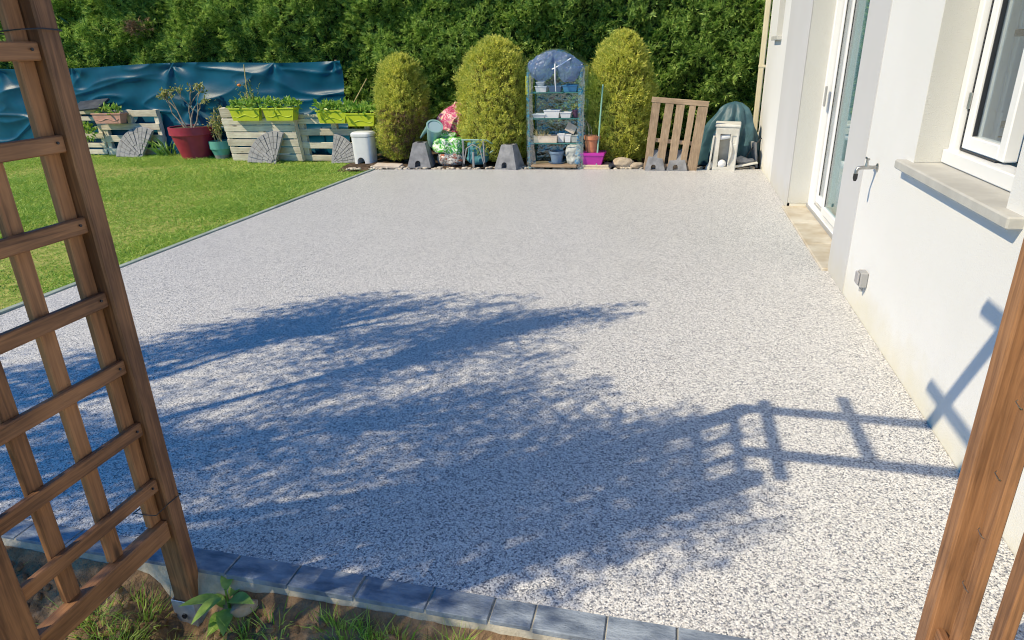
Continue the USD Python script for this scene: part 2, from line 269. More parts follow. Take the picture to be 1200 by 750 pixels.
# ================================================================= setting
obj('ground', grid(lambda u, v: np.stack([u, v, np.full_like(u, -.30)], 1), np.linspace(-300, 300, 13), np.linspace(-300, 300, 13)), 'lawn_soil', kind='structure')
PX0, PX1, PY0 = -4.255, 1.113, 1.452
def back(x): return 9.0 + (x + 4.2)*.086
v = np.array([[PX0, PY0], [PX1, PY0], [PX1, back(PX1)], [PX0, back(PX0)]])
top = np.c_[v, np.zeros(4)]; bot = np.c_[v, np.full(4, -.29)]
obj('patio', (np.vstack([bot, top]), BF), 'aggregate', kind='structure', label='pale speckled stone-aggregate patio')
# slate edging along the front, bedded on mortar
ed = thing('patio_edging', kind='structure')
x = -4.28
r2 = np.random.default_rng(3)
while x < 1.06:
    w = .205 + r2.uniform(-.02, .03)
    if abs(x + .45) < .12 and w > .15: w *= .55
    w = min(w, 1.108 - x)
    dz, dy = r2.uniform(-.002, .003), r2.uniform(-.004, .004)
    obj('slate_paver', cbox(x + .004, 1.362 + dy, -.016 + dz, x + w - .003, 1.4495, .004 + dz, .0018), 'slate', ed)
    x += w
def haunch(u, v_):
    k = meshkit.fbm(np.stack([u*7, v_*5, u*0], 1), 3, 4)
    y = 1.4495 - v_*.118 - (k - .5)*.022*np.clip(v_ - .73, 0, 1)*3; z = -.0015 - .014*np.clip((v_ - .71)/.04, 0, 1) - np.clip(v_ - .76, 0, 1)*.42 + (k - .5)*.012*np.clip(v_ - .74, 0, 1)*3
    return np.stack([u, y, z], 1)
obj('mortar_bed', grid(haunch, np.linspace(-4.3, 1.11, 220), np.array([0, .4, .71, .75, .80, .88, .98, 1.1, 1.3])), 'mortar', ed, smooth=40)
le = thing('lawn_edging', kind='structure')
yy_ = 1.46
while yy_ < 8.95:
    e = min(yy_ + .98, back(PX0)); dz = r2.uniform(-.003, .003)
    obj('edging_strip', cbox(-4.312 + dz, yy_ + .002, -.2, -4.258, e - .003, .012 + dz, .004), 'edge_strip', le); yy_ = e
# lawn: gently uneven, with a mown sward of blades
def lawn_z(x, y):
    p = np.stack([x, y, 0*x], -1); return -.035 + (meshkit.fbm(p*1.1, 3, 5) - .5)*.05 + (meshkit.fbm(p*5, 2, 9) - .5)*.012
obj('lawn', grid(lambda u, v_: np.stack([u, v_, lawn_z(u, v_)], 1), np.linspace(-15.5, -4.313, 190), np.linspace(-1, 11.3, 200)), 'lawn_soil', smooth=True, kind='structure')
n = 420000
gx = -4.312 - 10.8*rng.random(n)**1.25; gy = 2.2 + 8.3*rng.random(n)
keep = gx > -(gy*1.62 + 1.2); gx, gy = gx[keep], gy[keep]
dens = meshkit.fbm(np.stack([gx*.9, gy*.9, 0*gx], 1), 4, 21); keep = rng.random(len(gx)) < np.clip((dens - .3)*4.2, .32, 1); gx, gy = gx[keep], gy[keep]
n = len(gx); d = rng.normal(0, .85, (n, 3)); d[:, 2] = 1
lush = meshkit.fbm(np.stack([gx*.7, gy*.7, 0*gx], 1), 3, 33)
obj('grass', blades(np.stack([gx, gy, lawn_z(gx, gy) - .004], 1), d, (.022 + .055*np.clip(lush*2.4 - .9, 0, 1))*rng.uniform(.6, 1.5, n), rng.uniform(.004, .009, n)), 'grass_blade', kind='stuff', label='mown green lawn grass beside the patio', cat='grass')
# planting bed behind the patio
def bed(u, v_):
    y = back(u) + v_*(11.2 - back(u)); z = -.05 + .06*np.clip(v_*5, 0, 1) + (meshkit.fbm(np.stack([u*4, y*4, 0*u], 1), 4, 8) - .5)*.07*np.clip(v_*8, .2, 1)
    return np.stack([u, y, z], 1)
obj('planting_bed', grid(bed, np.linspace(-4.9, 1.5, 130), np.linspace(.0, 1, 60)), 'dark_soil', smooth=True, kind='structure')
pb = []
for i in range(260):
    px = rng.uniform(-4.7, 1.05); py = back(px) + abs(rng.normal(.05, .1)) + .01; s = rng.uniform(.008, .03)
    pb.append(tr(crumple(ico(1), .25, 2.1, i), (px, py, -.005 + s*.3), rotm(0, 0, rng.uniform(0, 6)), (s*1.5, s, s*.7)))
obj('gravel', cat_(pb), 'pebble', smooth=50, kind='stuff', label='pale grit and wood chips scattered along the back edge of the patio', cat='gravel')
# bare earth in front, with clods
def soil_z(x, y):
    p = np.stack([x, y, 0*x], -1)
    e = np.clip((1.375 - y)/.13, .12, 1); return -.026 - .12*np.clip((1.36 - y)/.17, 0, 1) - .05*np.clip((1.3 - y), 0, .8) - .13*np.exp(-((x + 1.42)**2 + (y - 1.29)**2)/.012) + ((meshkit.fbm(p*5, 4, 2) - .5)*.09 + (meshkit.fbm(p*23, 3, 6) - .5)*.055 + (meshkit.noise(p*70, 16) - .5)*.018)*e
obj('soil', grid(lambda u, v_: np.stack([u, v_, soil_z(u, v_)], 1), np.arange(-4.4, 1.115, .0105), np.arange(-.1, 1.36, .0085)), 'soil', smooth=True, kind='structure')
cl = []
for i in range(1100):
    px = rng.uniform(-2.6, .1); py = rng.uniform(.6, 1.31); s = rng.uniform(.004, .017)*(1.5 if rng.random() < .1 else 1)
    cl.append(tr(crumple(ico(1), .35, 1.9, i, 2), (px, py, soil_z(np.array([px]), np.array([py]))[0] + s*.3), rotm(rng.uniform(0, 6), 0, rng.uniform(0, 6)), (s*1.2, s, s*.8)))
obj('soil_clods', cat_(cl), 'soil', smooth=60, kind='stuff', label='crumbled brown earth clods in front of the slate edging', cat='soil')
def tufts(cs, per, L, spread):
    P, D = [], []
    for cx, cy in cs:
        k = int(per*rng.uniform(.5, 1.4)); a = rng.normal(0, spread, (k, 2)); d = np.c_[a/spread*.45, np.ones(k)]
        q = np.c_[cx + a[:, 0], np.minimum(cy + a[:, 1], 1.30)]; P.append(np.c_[q, soil_z(q[:, 0], q[:, 1]) - .005]); D.append(d)
    P, D = np.vstack(P), np.vstack(D); n = len(P)
    return blades(P, D, L*rng.uniform(.5, 1.5, n), rng.uniform(.002, .0045, n))
cs = [(rng.normal(-1.52, .12), rng.uniform(.85, 1.16)) for _ in range(44)] + [(rng.normal(-.75, .17), rng.normal(1.22, .05)) for _ in range(26)] + [(rng.normal(-1.2, .1), rng.normal(1.14, .04)) for _ in range(24)] + [(rng.uniform(-2.3, -.2), rng.uniform(.6, 1.27)) for _ in range(34)] + [(rng.normal(-1.62, .08), rng.normal(1.19, .05)) for _ in range(8)]
obj('grass_tufts', tufts(cs, 55, .06, .028), 'grass_blade', kind='stuff', label='sparse grass tufts sprouting from bare earth before the slate edging', cat='grass')
# ================================================================= house
XW, TH = 1.115, .30
house = thing('house', 'white rendered house side with grey surround at sliding patio door', 'house')
DY0, DY1, DZ = 4.95, 7.05, 2.28
WY0, WY1, WZ0, WZ1 = 2.58, 3.60, .97, 2.16
SY0, SY1, SZ0, SZ1 = 8.95, 9.5, 1.63, 2.16
YEND, YSTART, TOP = 10.25, -3.0, 2.75
def wallbox(y0, z0, y1, z1): return box(XW, y0, z0, XW + TH, y1, z1)
ys = [YSTART, WY0, WY1, DY0, DY1, SY0, SY1, YEND]
ms = [wallbox(YSTART, -.3, WY0, TOP), wallbox(WY0, -.3, WY1, WZ0 - .045), wallbox(WY0, WZ1, WY1, TOP), wallbox(WY1, -.3, DY0, TOP), wallbox(DY0, DZ, DY1, TOP), wallbox(DY0, -.3, DY1, -.01),
      wallbox(DY1, -.3, SY0, TOP), wallbox(SY0, -.3, SY1, SZ0), wallbox(SY0, SZ1, SY1, TOP), wallbox(SY1, -.3, YEND, TOP), box(XW + TH, YEND - TH, -.3, 4.75, YEND, TOP)]
obj('wall', cat_(ms), 'white_render', house)
g = .004
ms = [box(XW - g, 4.45, .002, XW + .02, DY0, TOP), box(XW - g, DY1, .002, XW + .02, 8.44, TOP), box(XW - g, DY0, DZ, XW + .02, DY1, TOP)]
obj('grey_surround', cat_(ms), 'grey_render', house)
for b_ in [box(XW + .002, DY1 - .004, .05, XW + .2, DY1 + .01, DZ), box(XW + .002, DY0 - .01, .05, XW + .2, DY0 + .004, DZ), box(XW + .002, WY1 - .004, WZ0, XW + .15, WY1 + .01, WZ1), box(XW + .002, WY0 - .01, WZ0, XW + .15, WY0 + .004, WZ1),
    box(XW + .002, SY1 - .004, SZ0, XW + .15, SY1 + .01, SZ1), box(XW + .002, WY0, WZ1 - .004, XW + .15, WY1, WZ1 + .01), box(XW + .002, DY0, DZ - .004, XW + .2, DY1, DZ + .01)]: obj('reveal', b_, 'cream_render', house)
# threshold in three stones
for y0, y1 in ((4.93, 5.62), (5.625, 6.34), (6.345, 7.07)):
    obj('threshold_stone', cbox(XW - .045, y0, -.06, XW + .196, y1, .018, .006), 'threshold_stone', house)
# sliding patio door
dr = thing('sliding_door', parent=house)
xf = XW + .19
def vbar(x0, x1, y0, y1, z0, z1): return cbox(x0, y0, z0, x1, y1, z1, .005)
obj('door_frame', cat_([vbar(xf, xf + .10, DY1 - .055, DY1, .02, DZ), vbar(xf, xf + .10, DY0, DY0 + .055, .02, DZ), vbar(xf, xf + .10, DY0 + .055, DY1 - .055, DZ - .06, DZ), vbar(xf, xf + .10, DY0 + .055, DY1 - .055, .02, .055)]), 'white_pvc', dr)
mid = 6.42
for k, (y0, y1, x0) in enumerate(((mid - .03, DY1 - .07, xf + .056), (DY0 + .07, mid + .04, xf + .012))):
    x1 = x0 + .036; a, b = .085, DZ - .085
    for b_ in [box(x0 + .006, y1 - .001, a, x1 - .006, y1 + (.014 if k == 0 else .004), b), box(x0 + .012, y0 + .058, a + .06, x1 - .012, y0 + .068, b - .06), box(x0 + .012, y1 - .068, a + .06, x1 - .012, y1 - .058, b - .06)]: obj('gasket', b_, 'gasket', dr)
    obj('sash', cat_([vbar(x0, x1, y0, y0 + .06, a, b), vbar(x0, x1, y1 - .06, y1, a, b), vbar(x0, x1, y0 + .06, y1 - .06, a, a + .07), vbar(x0, x1, y0 + .06, y1 - .06, b - .06, b)]), 'white_pvc', dr)
    obj('pane', box(x0 + .015, y0 + .058, a + .066, x0 + .021, y1 - .058, b - .056), ('window_glass', 'teal_glass')[k], dr)
obj('track', cat_([box(xf - .012, DY0 + .002, .02, xf - .001, DY1 - .002, .046), box(xf + .0495, DY0 + .056, .055, xf + .055, DY1 - .056, .068)]), 'grey_plastic', dr)
obj('door_handle', cat_([cbox(xf - .006, DY1 - .115, .98, xf + .012, DY1 - .085, 1.16, .004)]), 'grey_plastic', dr)
# kitchen window, its inner leaf ajar
wn = thing('window', parent=house)
xw = XW + .135
obj('sill', cbox(XW - .05, 2.435, .924, XW + .135, 3.71, .968, .006), 'stone_sill', wn)
obj('window_frame', cat_([vbar(xw, xw + .07, WY1 - .06, WY1 - .004, .985, WZ1), vbar(xw, xw + .07, WY0 + .004, WY0 + .06, .985, WZ1), vbar(xw, xw + .07, WY0 + .06, WY1 - .06, WZ1 - .06, WZ1), vbar(xw - .02, xw + .07, WY0 + .004, WY1 - .004, .972, 1.035)]), 'white_pvc', wn)
xs = xw + .03; mw = (WY0 + WY1)/2
for b_ in [box(xs - .002, WY1 - .072, 1.04, xs + .03, WY1 - .060, WZ1 - .07), box(xs + .012, WY1 - .139, 1.1, xs + .03, WY1 - .131, WZ1 - .13), box(xs - .002, mw + .06, 1.038, xs + .03, WY1 - .072, 1.046)]: obj('gasket', b_, 'gasket', wn)
sh = obj('sash', cat_([vbar(xs, xs + .055, WY1 - .132, WY1 - .072, 1.046, WZ1 - .065), vbar(xs, xs + .055, mw, mw + .06, 1.046, WZ1 - .065), vbar(xs, xs + .055, mw + .06, WY1 - .132, 1.046, 1.106), vbar(xs, xs + .055, mw + .06, WY1 - .132, WZ1 - .125, WZ1 - .065)]), 'white_pvc', wn)
obj('pane', box(xs + .022, mw + .055, 1.1, xs + .028, WY1 - .127, WZ1 - .12), 'window_glass', wn)
for z in (1.22, 1.9): obj('hinge', tube([(xs - .006, WY1 - .07, z), (xs - .006, WY1 - .07, z + .07)], .008, 8), 'chrome', wn)
s2 = thing('sash', loc=(xs + .05, WY0 + .07, 0), rz=-1.35, parent=wn)
L = mw - WY0 - .07
s2m = cat_([vbar(0, .055, 0, .06, 1.046, WZ1 - .065), vbar(0, .055, L - .06, L, 1.046, WZ1 - .065), vbar(0, .055, .06, L - .06, 1.046, 1.106), vbar(0, .055, .06, L - .06, WZ1 - .125, WZ1 - .065)])
obj('sash_frame', s2m, 'white_pvc', s2); obj('pane', box(.02, .055, 1.1, .026, L - .055, WZ1 - .12), 'window_glass', s2)
# roller-blind cord tube by the window
obj('blind_rod', cat_([tube([(1.47, 3.70, 1.02), (1.47, 3.70, 2.2)], .010, 8), tube([(1.47, 3.70, 1.03), (1.47, 3.70, 1.19)], .017, 8)]), 'white_pvc', wn, smooth=40)
obj('rod_clip', cbox(1.45, 3.68, 1.52, 1.49, 3.72, 1.55), 'black_plastic', wn)
# small far window
w2 = thing('window', parent=house)
obj('sill', cbox(XW - .05, SY0 - .03, SZ0 - .045, XW + .13, SY1 + .03, SZ0 + .004, .005), 'stone_sill', w2)
obj('window_frame', cat_([vbar(xw, xw + .07, SY1 - .06, SY1, SZ0, SZ1), vbar(xw, xw + .07, SY0, SY0 + .06, SZ0, SZ1), vbar(xw, xw + .07, SY0 + .06, SY1 - .06, SZ0, SZ0 + .06), vbar(xw, xw + .07, SY0 + .06, SY1 - .06, SZ1 - .06, SZ1)]), 'white_pvc', w2)
obj('pane', box(xw + .03, SY0 + .06, SZ0 + .06, xw + .036, SY1 - .06, SZ1 - .06), 'window_glass', w2)
# inside
obj('interior_wall', cat_([box(4.6, 4.84, 0, 4.75, YEND - TH, .9), box(4.6, 4.84, 2.3, 4.75, YEND - TH, TOP), box(4.6, -1, 0, 4.75, 4.72, .9), box(4.6, -1, 2.3, 4.75, 4.72, TOP), box(XW + TH, 4.72, 0, 4.6, 4.84, TOP), box(XW + TH, 8.2, 0, 4.6, 8.3, TOP), box(XW + TH, -1, 0, 4.6, -.9, TOP)]), 'room_wall', house)
obj('floor', box(XW + TH, YSTART, -.1, 4.59, YEND - TH - .004, .02), 'room_floor', house)
obj('ceiling', box(XW + TH, YSTART, 2.5, 4.59, YEND - TH - .004, 2.6), 'room_wall', house)
def cur(u, v_): return np.stack([XW + .36 + .02*np.sin(u*52) + .012*np.sin(u*31), u, v_], 1)
obj('curtain', grid(cur, np.linspace(5.0, 7.0, 240), np.linspace(.05, 2.3, 6)), 'curtain', house, smooth=True)
obj('worktop', cbox(XW + TH + .002, 1.2, .86, XW + .95, 4.7, .9, .004), 'aged_white', house)
obj('kitchen_unit', cat_([box(XW + TH + .002, 1.2, .02, XW + .93, 4.7, .859), box(XW + 2.4, 1.6, .02, XW + 3.0, 3.9, 1.25)]), 'white_plastic', house)
roofm = cat_([box(XW - .32, YSTART - .3, TOP, 5.1, YEND + .3, TOP + .12), (np.array([[XW - .36, YSTART - .4, TOP + .12], [XW - .36, YEND + .4, TOP + .12], [5.2, YEND + .4, TOP + .12], [5.2, YSTART - .4, TOP + .12], [3.0, YSTART - .4, 4.4], [3.0, YEND + .4, 4.4]]), np.array([[0, 4, 1], [1, 4, 5], [2, 5, 4], [2, 4, 3], [0, 3, 4], [1, 5, 2], [0, 1, 2], [0, 2, 3]]))])
obj('roof', roofm, 'slate_black', house)
dp = obj('downpipe', cbox(XW - .085, YEND + .01, -.05, XW - .015, YEND + .09, TOP, .012), 'beige_pipe', house)
for z in (.35, 1.25, 2.2): obj('pipe_clip', cbox(XW - .09, YEND + .004, z, XW + .01, YEND + .094, z + .035, .004), 'beige_pipe', dp)
# tap on the wall
tp = thing('garden_tap', 'chrome garden tap with black spout fixed to the white wall', 'tap', (XW, 4.17, .855))
obj('wall_plate', tr(lathe([(0, .0), (.028, .0), (.028, .006), (.014, .012), (.012, .03), (0, .03)], 20), R=rotm(0, -math.pi/2, 0)), 'chrome', tp, smooth=40)
obj('body', cat_([tube([(-.01, 0, 0), (-.06, 0, -.001), (-.10, 0, -.003)], [.011, .014, .013], 14), tube([(-.10, 0, -.003), (-.122, 0, -.008), (-.132, 0, -.026), (-.132, 0, -.05)], [.013, .013, .012, .011], 14), tube([(-.072, 0, 0), (-.072, 0, .035)], [.013, .009], 12)]), 'chrome', tp, smooth=40)
obj('handle', cat_([tube([(-.072, 0, .036), (-.072, 0, .055)], [.008, .008], 10), tube([(-.072, -.035, .06), (-.072, 0, .055), (-.072, .035, .06)], [.008, .006, .008], 10)]), 'chrome', tp, smooth=40)
obj('hose_connector', tube([(-.132, 0, -.045), (-.132, 0, -.075), (-.132, 0, -.095)], [.015, .015, .009], 14), 'black_plastic', tp, smooth=40)
UsdGeom.Xformable(tp).AddScaleOp().Set(Gf.Vec3f(.82, .82, .82))
# outdoor socket
so = thing('wall_socket', 'small grey weatherproof socket low on the white wall', 'socket', (XW, 4.0, .245))
obj('backbox', cbox(-.042, -.04, -.045, 0, .04, .045, .006), 'grey_plastic', so); obj('flap', cbox(-.056, -.034, -.03, -.043, .034, .04, .005), 'concrete_light', so)
obj('cable_gland', tube([(-.02, 0, -.045), (-.02, 0, -.075)], [.012, .01], 10), 'grey_plastic', so)
# wire rack in the window
wr = []
for k in range(7): wr.append(tube([(XW + .36, 3.92 + k*.045, .905), (XW + .36, 3.92 + k*.045, 1.10), (XW + .62, 3.92 + k*.045, 1.10), (XW + .62, 3.92 + k*.045, .905)], .004, 5))
for z in (.93, 1.02, 1.10): wr.append(tube([(XW + .36, 3.9, z), (XW + .36, 4.21, z), (XW + .62, 4.21, z), (XW + .62, 3.9, z), (XW + .36, 3.9, z)], .004, 5))
obj('wire_rack', cat_(wr), 'iron_wire', label='dark wire dish rack standing inside the kitchen window', cat='rack')

# ================================================================= garden arch
arch = thing('garden_arch', 'brown stained wooden lattice garden arch framing the patio from both sides', 'garden arch')
ZT = 2.2
RZ = [.36, .55, .744, .938, 1.135, 1.332, 1.535, 1.73, 1.925, 2.12]
def side(xi, sgn, rails, stiles):
    X = lambda a: xi + sgn*a        # a grows outward from the inner face
    def bx(a0, a1, y0, y1, z0, z1, c=.004):
        p, q = sorted((X(a0), X(a1))); return cbox(p, y0, z0, q, y1, z1, c)
    for y0, y1 in ((1.315, 1.37), (.79, .875)):
        pst = obj('post', bx(0, .072, y0, y1, -.105, ZT, .005), 'stained_wood_z', arch)
        # steel shoe: two cheeks and a base
        sh_ = cat_([bx(-.006, .078, y0 - .007, y0 - .003, -.2, -.085, .0012), bx(-.006, .078, y1 + .003, y1 + .007, -.2, -.085, .0012), bx(-.007, -.003, y0 - .003, y1 + .003, -.2, -.085, .0012), bx(.075, .079, y0 - .003, y1 + .003, -.2, -.085, .0012)])
        shoe = obj('post_anchor', sh_, 'galvanised', pst)
        obj('bolt', tr(lathe([(0, .006), (.009, .006), (.009, 0), (0, 0)], 6), (X(.036), y0 - .008, -.14), rotm(math.pi/2, 0, 0)), 'gasket', pst)
    for z in rails:
        obj('rail', bx(.012, .031, .8755, 1.3145, z - .02, z + .02, .003), 'stained_wood_y', arch)
    for z in rails: obj('nail', tr(lathe([(0, 0), (.0035, 0), (.0035, .003), (0, .003)], 8), (X(.0125) if sgn > 0 else X(.0095), 1.291, z + .004), rotm(0, math.pi/2, 0)), 'gasket', arch)
    obj('bottom_rail', bx(.012, .050, .8755, 1.3145, .168, .232, .004), 'stained_wood_y', arch)
    for y in stiles:
        obj('stile', bx(.0315, .052, y - .021, y + .021, .2325, ZT - .02, .003), 'stained_wood_z', arch)
side(-1.40, -1, RZ, (1.291, 1.145, 1.0)); RX = .63
side(RX, 1, [.25, 1.535, 1.73, 1.925, 2.12], (1.273, 1.142))
for z in (.42, .56, .70, .86, 1.02, 1.2):
    obj('staple', tube([(RX + .0305, 1.272 + .004*math.sin(z*40), z), (RX + .026, 1.276, z + .002), (RX + .026, 1.292, z + .006), (RX + .0305, 1.296, z + .007)], .0012, 5), 'chrome', arch)
# wire ties round the near post
for z in (1.575, .285):
    q = np.array([(-1.476, 1.267, z), (-1.436, 1.265, z + .002), (-1.398, 1.267, z + .004), (-1.397, 1.32, z + .007), (-1.398, 1.372, z + .004), (-1.436, 1.374, z), (-1.475, 1.372, z - .003), (-1.477, 1.32, z - .004), (-1.476, 1.266, z - .001)])
    obj('wire_tie', tube(q, .0016, 5), 'iron_wire', arch)
# roof lattice: cross beams and slats
for y in (1.34, .98):
    obj('roof_beam', cbox(-1.50, y - .024, ZT, .86, y + .024, ZT + .055, .004), 'stained_wood_x', arch)
for x in (-1.40, -1.05, -.63, -.245, .13, .50):
    obj('roof_slat', cbox(x - .022, .92 if abs(x + 1.40) > .01 else .78, ZT + .0555, x + .022, 1.50 if x > -1.2 else 1.40, ZT + .085, .004), 'stained_wood_y', arch)
# ================================================================= hedge, shrubs, tree
def sprays(P, OUT, size, K, W, droop=0.0, face=0.0):
    """feathery conifer sprays: each a fan of K leaflets along a short axis"""
    n = len(P); size = np.broadcast_to(size, (n,))
    A = unit(OUT + rng.normal(0, .45, (n, 3)) + np.array([0, 0, droop])); S = unit(np.cross(A, rng.normal(size=(n, 3)) + np.array([0, 0, .5]) + TO*face)); N = np.cross(S, A)
    LP, LD, LN, LL, LW = [], [], [], [], []
    for k in range(K):
        t = (k + .3)/K; sg = 1 if k % 2 else -1
        if k == K - 1: sg = 0
        base = P + A*(size*t*.75)[:, None]
        D = A*(.75) + S*sg*.75 + N*rng.normal(0, .25, (n, 1))
        LP.append(base); LD.append(D); LN.append(N); LL.append(size*(.62 - .22*t)*rng.uniform(.7, 1.25, n)); LW.append(np.full(n, W)*rng.uniform(.7, 1.3, n))
    return leaves(np.vstack(LP), np.vstack(LD), np.vstack(LN), np.concatenate(LL), np.concatenate(LW), .2)
hedge = thing('hedge', 'tall clipped dark green conifer hedge behind the garden', 'hedge', (0, 0, 0))
HY = 11.0
def hface(x, z):
    p = np.stack([x, 0*x, z], -1)
    return HY - .15*z*.2 - (meshkit.fbm(p*np.array([1.1, 1, 1.3]), 3, 40) - .5)*.74 - (meshkit.noise(p*3.4, 41) - .5)*.34
n = 52000
hx = rng.uniform(-17.5, 3.2, n); hz = rng.uniform(.05, 3.5, n)
keep = ~((hx < -5.6) & (hz < 1.2)); hx, hz = hx[keep], hz[keep]
hy = hface(hx, hz) + rng.uniform(-.05, .24, len(hx))
out = np.stack([rng.normal(0, .35, len(hx)), np.full(len(hx), -1.), np.full(len(hx), .45)], 1)
obj('foliage', sprays(np.stack([hx, hy, hz], 1), out, rng.uniform(.08, .20, len(hx)), 10, .017, 0, 1.3), 'conifer_green', hedge)
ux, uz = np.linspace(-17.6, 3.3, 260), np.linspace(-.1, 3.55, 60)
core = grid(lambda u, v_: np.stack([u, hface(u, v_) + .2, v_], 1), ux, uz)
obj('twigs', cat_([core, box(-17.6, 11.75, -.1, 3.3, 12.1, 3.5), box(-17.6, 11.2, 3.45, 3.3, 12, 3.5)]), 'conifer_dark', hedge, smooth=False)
# dead brown sprigs caught in the hedge
for q, (x, z) in enumerate(((-9.4, 2.12), (-2.8, 2.55))):
    k = 70; P = np.stack([x + rng.normal(0, .08, k), np.zeros(k), z + rng.normal(0, .06, k)], 1); P[:, 1] = hface(P[:, 0], P[:, 2]) - .1
    obj('dead_sprig', sprays(P, np.stack([rng.normal(0, .6, k), np.full(k, -1.), np.full(k, -.3)], 1), .13, 7, .016), 'dead_twig', hedge)
def topiary(x, y, w, h, label, seed, gap=False, shape=.62):
    t = thing('conifer_shrub', label, 'shrub', (x, y, 0), group='golden conifer shrubs along the hedge')
    r = np.random.default_rng(seed); R = w/2
    def rad(z, th):
        u = np.clip(z/h, 0, 1)
        prof = np.where(u < .32, .72 + .28*np.sin(u/.32*math.pi/2), np.sqrt(np.clip(1 - ((u - .32)/.68)**2.5, 0, 1)))
        b = 1 + .30*(meshkit.fbm(np.stack([np.cos(th)*2.4 + seed, np.sin(th)*2.4, z*4.2], -1), 3, seed) - .5) + .26*(meshkit.noise(np.stack([np.cos(th)*5.5 + seed, np.sin(th)*5.5, z*5], -1), seed + 3) - .5)
        if gap: b = b - .75*np.exp(-((z - .24)/.28)**2)*np.exp(-((np.angle(np.exp(1j*(th + .55))))/.7)**2)
        return R*prof*b
    n = 5200; z = h*r.random(n)**.92; z = np.maximum(z, .06); th = r.uniform(0, 2*math.pi, n); rr = rad(z, th)*r.uniform(.84, 1.02, n)
    P = np.stack([rr*np.cos(th), rr*np.sin(th), z], 1)
    O = np.stack([np.cos(th)*.7, np.sin(th)*.7, np.full(n, 1.1)], 1)
    obj('foliage', sprays(P, O, r.uniform(.06, .14, n)*(1 - .3*(z/h > .9)), 7, .014, 0, 1.6), 'golden_green', t)
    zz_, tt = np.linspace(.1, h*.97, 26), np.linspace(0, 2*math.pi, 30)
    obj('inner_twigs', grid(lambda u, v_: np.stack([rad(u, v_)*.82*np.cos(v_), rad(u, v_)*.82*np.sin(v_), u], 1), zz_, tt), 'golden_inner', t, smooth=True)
    ts = [tube([(0, 0, -.06), (.01, 0, .12), (.0, .02, .4)], [.05, .04, .03], 8)] + [tube([(0, 0, .0), (.12*math.cos(a), .12*math.sin(a), .14), (.22*math.cos(a), .22*math.sin(a), .36)], [.022, .018, .012], 6) for a in r.uniform(0, 6.28, 7)]
    obj('trunk', cat_(ts), 'bark', t, smooth=40)
    if gap:
        k = 420; z = r.uniform(.08, .8, k); th = -1.0 + r.normal(0, .7, k); rr = rad(z, th)*r.uniform(.9, 1.0, k)
        obj('dead_foliage', sprays(np.stack([rr*np.cos(th), rr*np.sin(th), z], 1), np.stack([np.cos(th), np.sin(th), np.full(k, .3)], 1), .09, 7, .011), 'dead_twig', t)
topiary(-4.11, 9.85, .76, 1.52, 'smaller golden conifer shrub, thin and brown at its foot beside the watering can', 3, True)
topiary(-2.62, 9.80, 1.02, 1.70, 'broad golden conifer shrub beside the clear plastic greenhouse shelves', 4)
topiary(-.82, 9.95, .88, 1.73, 'tall golden conifer shrub behind the leaning broom', 5)
# garden tree behind the viewer's shoulder, whose shade lies on the patio
tree = thing('garden_tree', 'leafy garden tree whose dappled shade falls across the patio', 'tree', (0, 0, 0))
poly = np.array([(-4.5, 1.8), (-3.9, 2.3), (-3.3, 2.75), (-2.75, 3.05), (-2.55, 3.5), (-2.1, 3.85), (-1.75, 4.0), (-1.35, 4.1), (-.95, 4.05), (-.5, 3.95), (-.1, 4.1), (-.3, 3.65), (-.5, 3.3), (-.36, 2.98), (-.1, 2.85), (.15, 2.75), (.42, 2.62), (.46, 2.2), (.46, 1.9), (.2, 1.78), (-.05, 1.68), (-.25, 1.55), (-.45, 1.36), (-.8, 1.15), (-1.6, .95), (-2.6, .8), (-3.6, .9), (-4.4, 1.1)])
from shapely.geometry import Polygon, Point
import shapely
pg = Polygon(poly)
r = np.random.default_rng(12)
c = np.stack([r.uniform(-4.6, .6, 17000), r.uniform(.5, 4.3, 17000)], 1)
c = c[shapely.contains_xy(pg.buffer(.06), c[:, 0], c[:, 1])]
# open and dense patches of the crown, drawn out along the light
s_ = (c[:, 0]*.788 + c[:, 1]*.615); w_ = (-c[:, 0]*.615 + c[:, 1]*.788)
fld = meshkit.fbm(np.stack([s_*1.2, w_*5.6, 0*s_], 1), 3, 72)
edge = shapely.distance(shapely.points(c), pg.exterior)
keep = r.random(len(c)) < np.clip((fld - .385)*9.0, .12, 1)*np.clip(.35 + edge*3, 0, 1)*np.where(c[:, 1] < 1.3, .6, 1)
c = c[keep][:4300]
hh = r.uniform(2.3, 3.7, len(c)); k0 = SUN[:2]/-SUN[2]
CP = np.stack([c[:, 0] - k0[0]*hh, c[:, 1] - k0[1]*hh, hh], 1)
m = len(CP); sp_len = r.uniform(.18, .5, m)*np.where(r.random(m) < .2, 1.7, 1)
DR = unit(np.stack([r.normal(0, .2, m), r.normal(0, .2, m), np.full(m, -1.)], 1))
LP, LD = [], []
for k in range(13):
    t = (k + .5)/13
    LP.append(CP + DR*(sp_len*t)[:, None] + r.normal(0, .012, (m, 3))); LD.append(DR*.6 + unit(r.normal(size=(m, 3)))*.7)
LP, LD = np.vstack(LP), np.vstack(LD)
obj('crown', leaves(LP, LD, r.normal(size=LP.shape), r.uniform(.035, .062, len(LP)), r.uniform(.011, .019, len(LP)), .1), 'tree_leaf', tree)
tb = np.array([-6.4, -1.3, -.3]); fork = np.array([-5.2, -.55, 1.5])
br = [tube([tb, tb*.6 + fork*.4 + [.06, 0, 0], fork], [.13, .10, .085], 10)]
from scipy.cluster.vq import kmeans2
cen, lab = kmeans2(CP, 16, seed=3, minit='++')
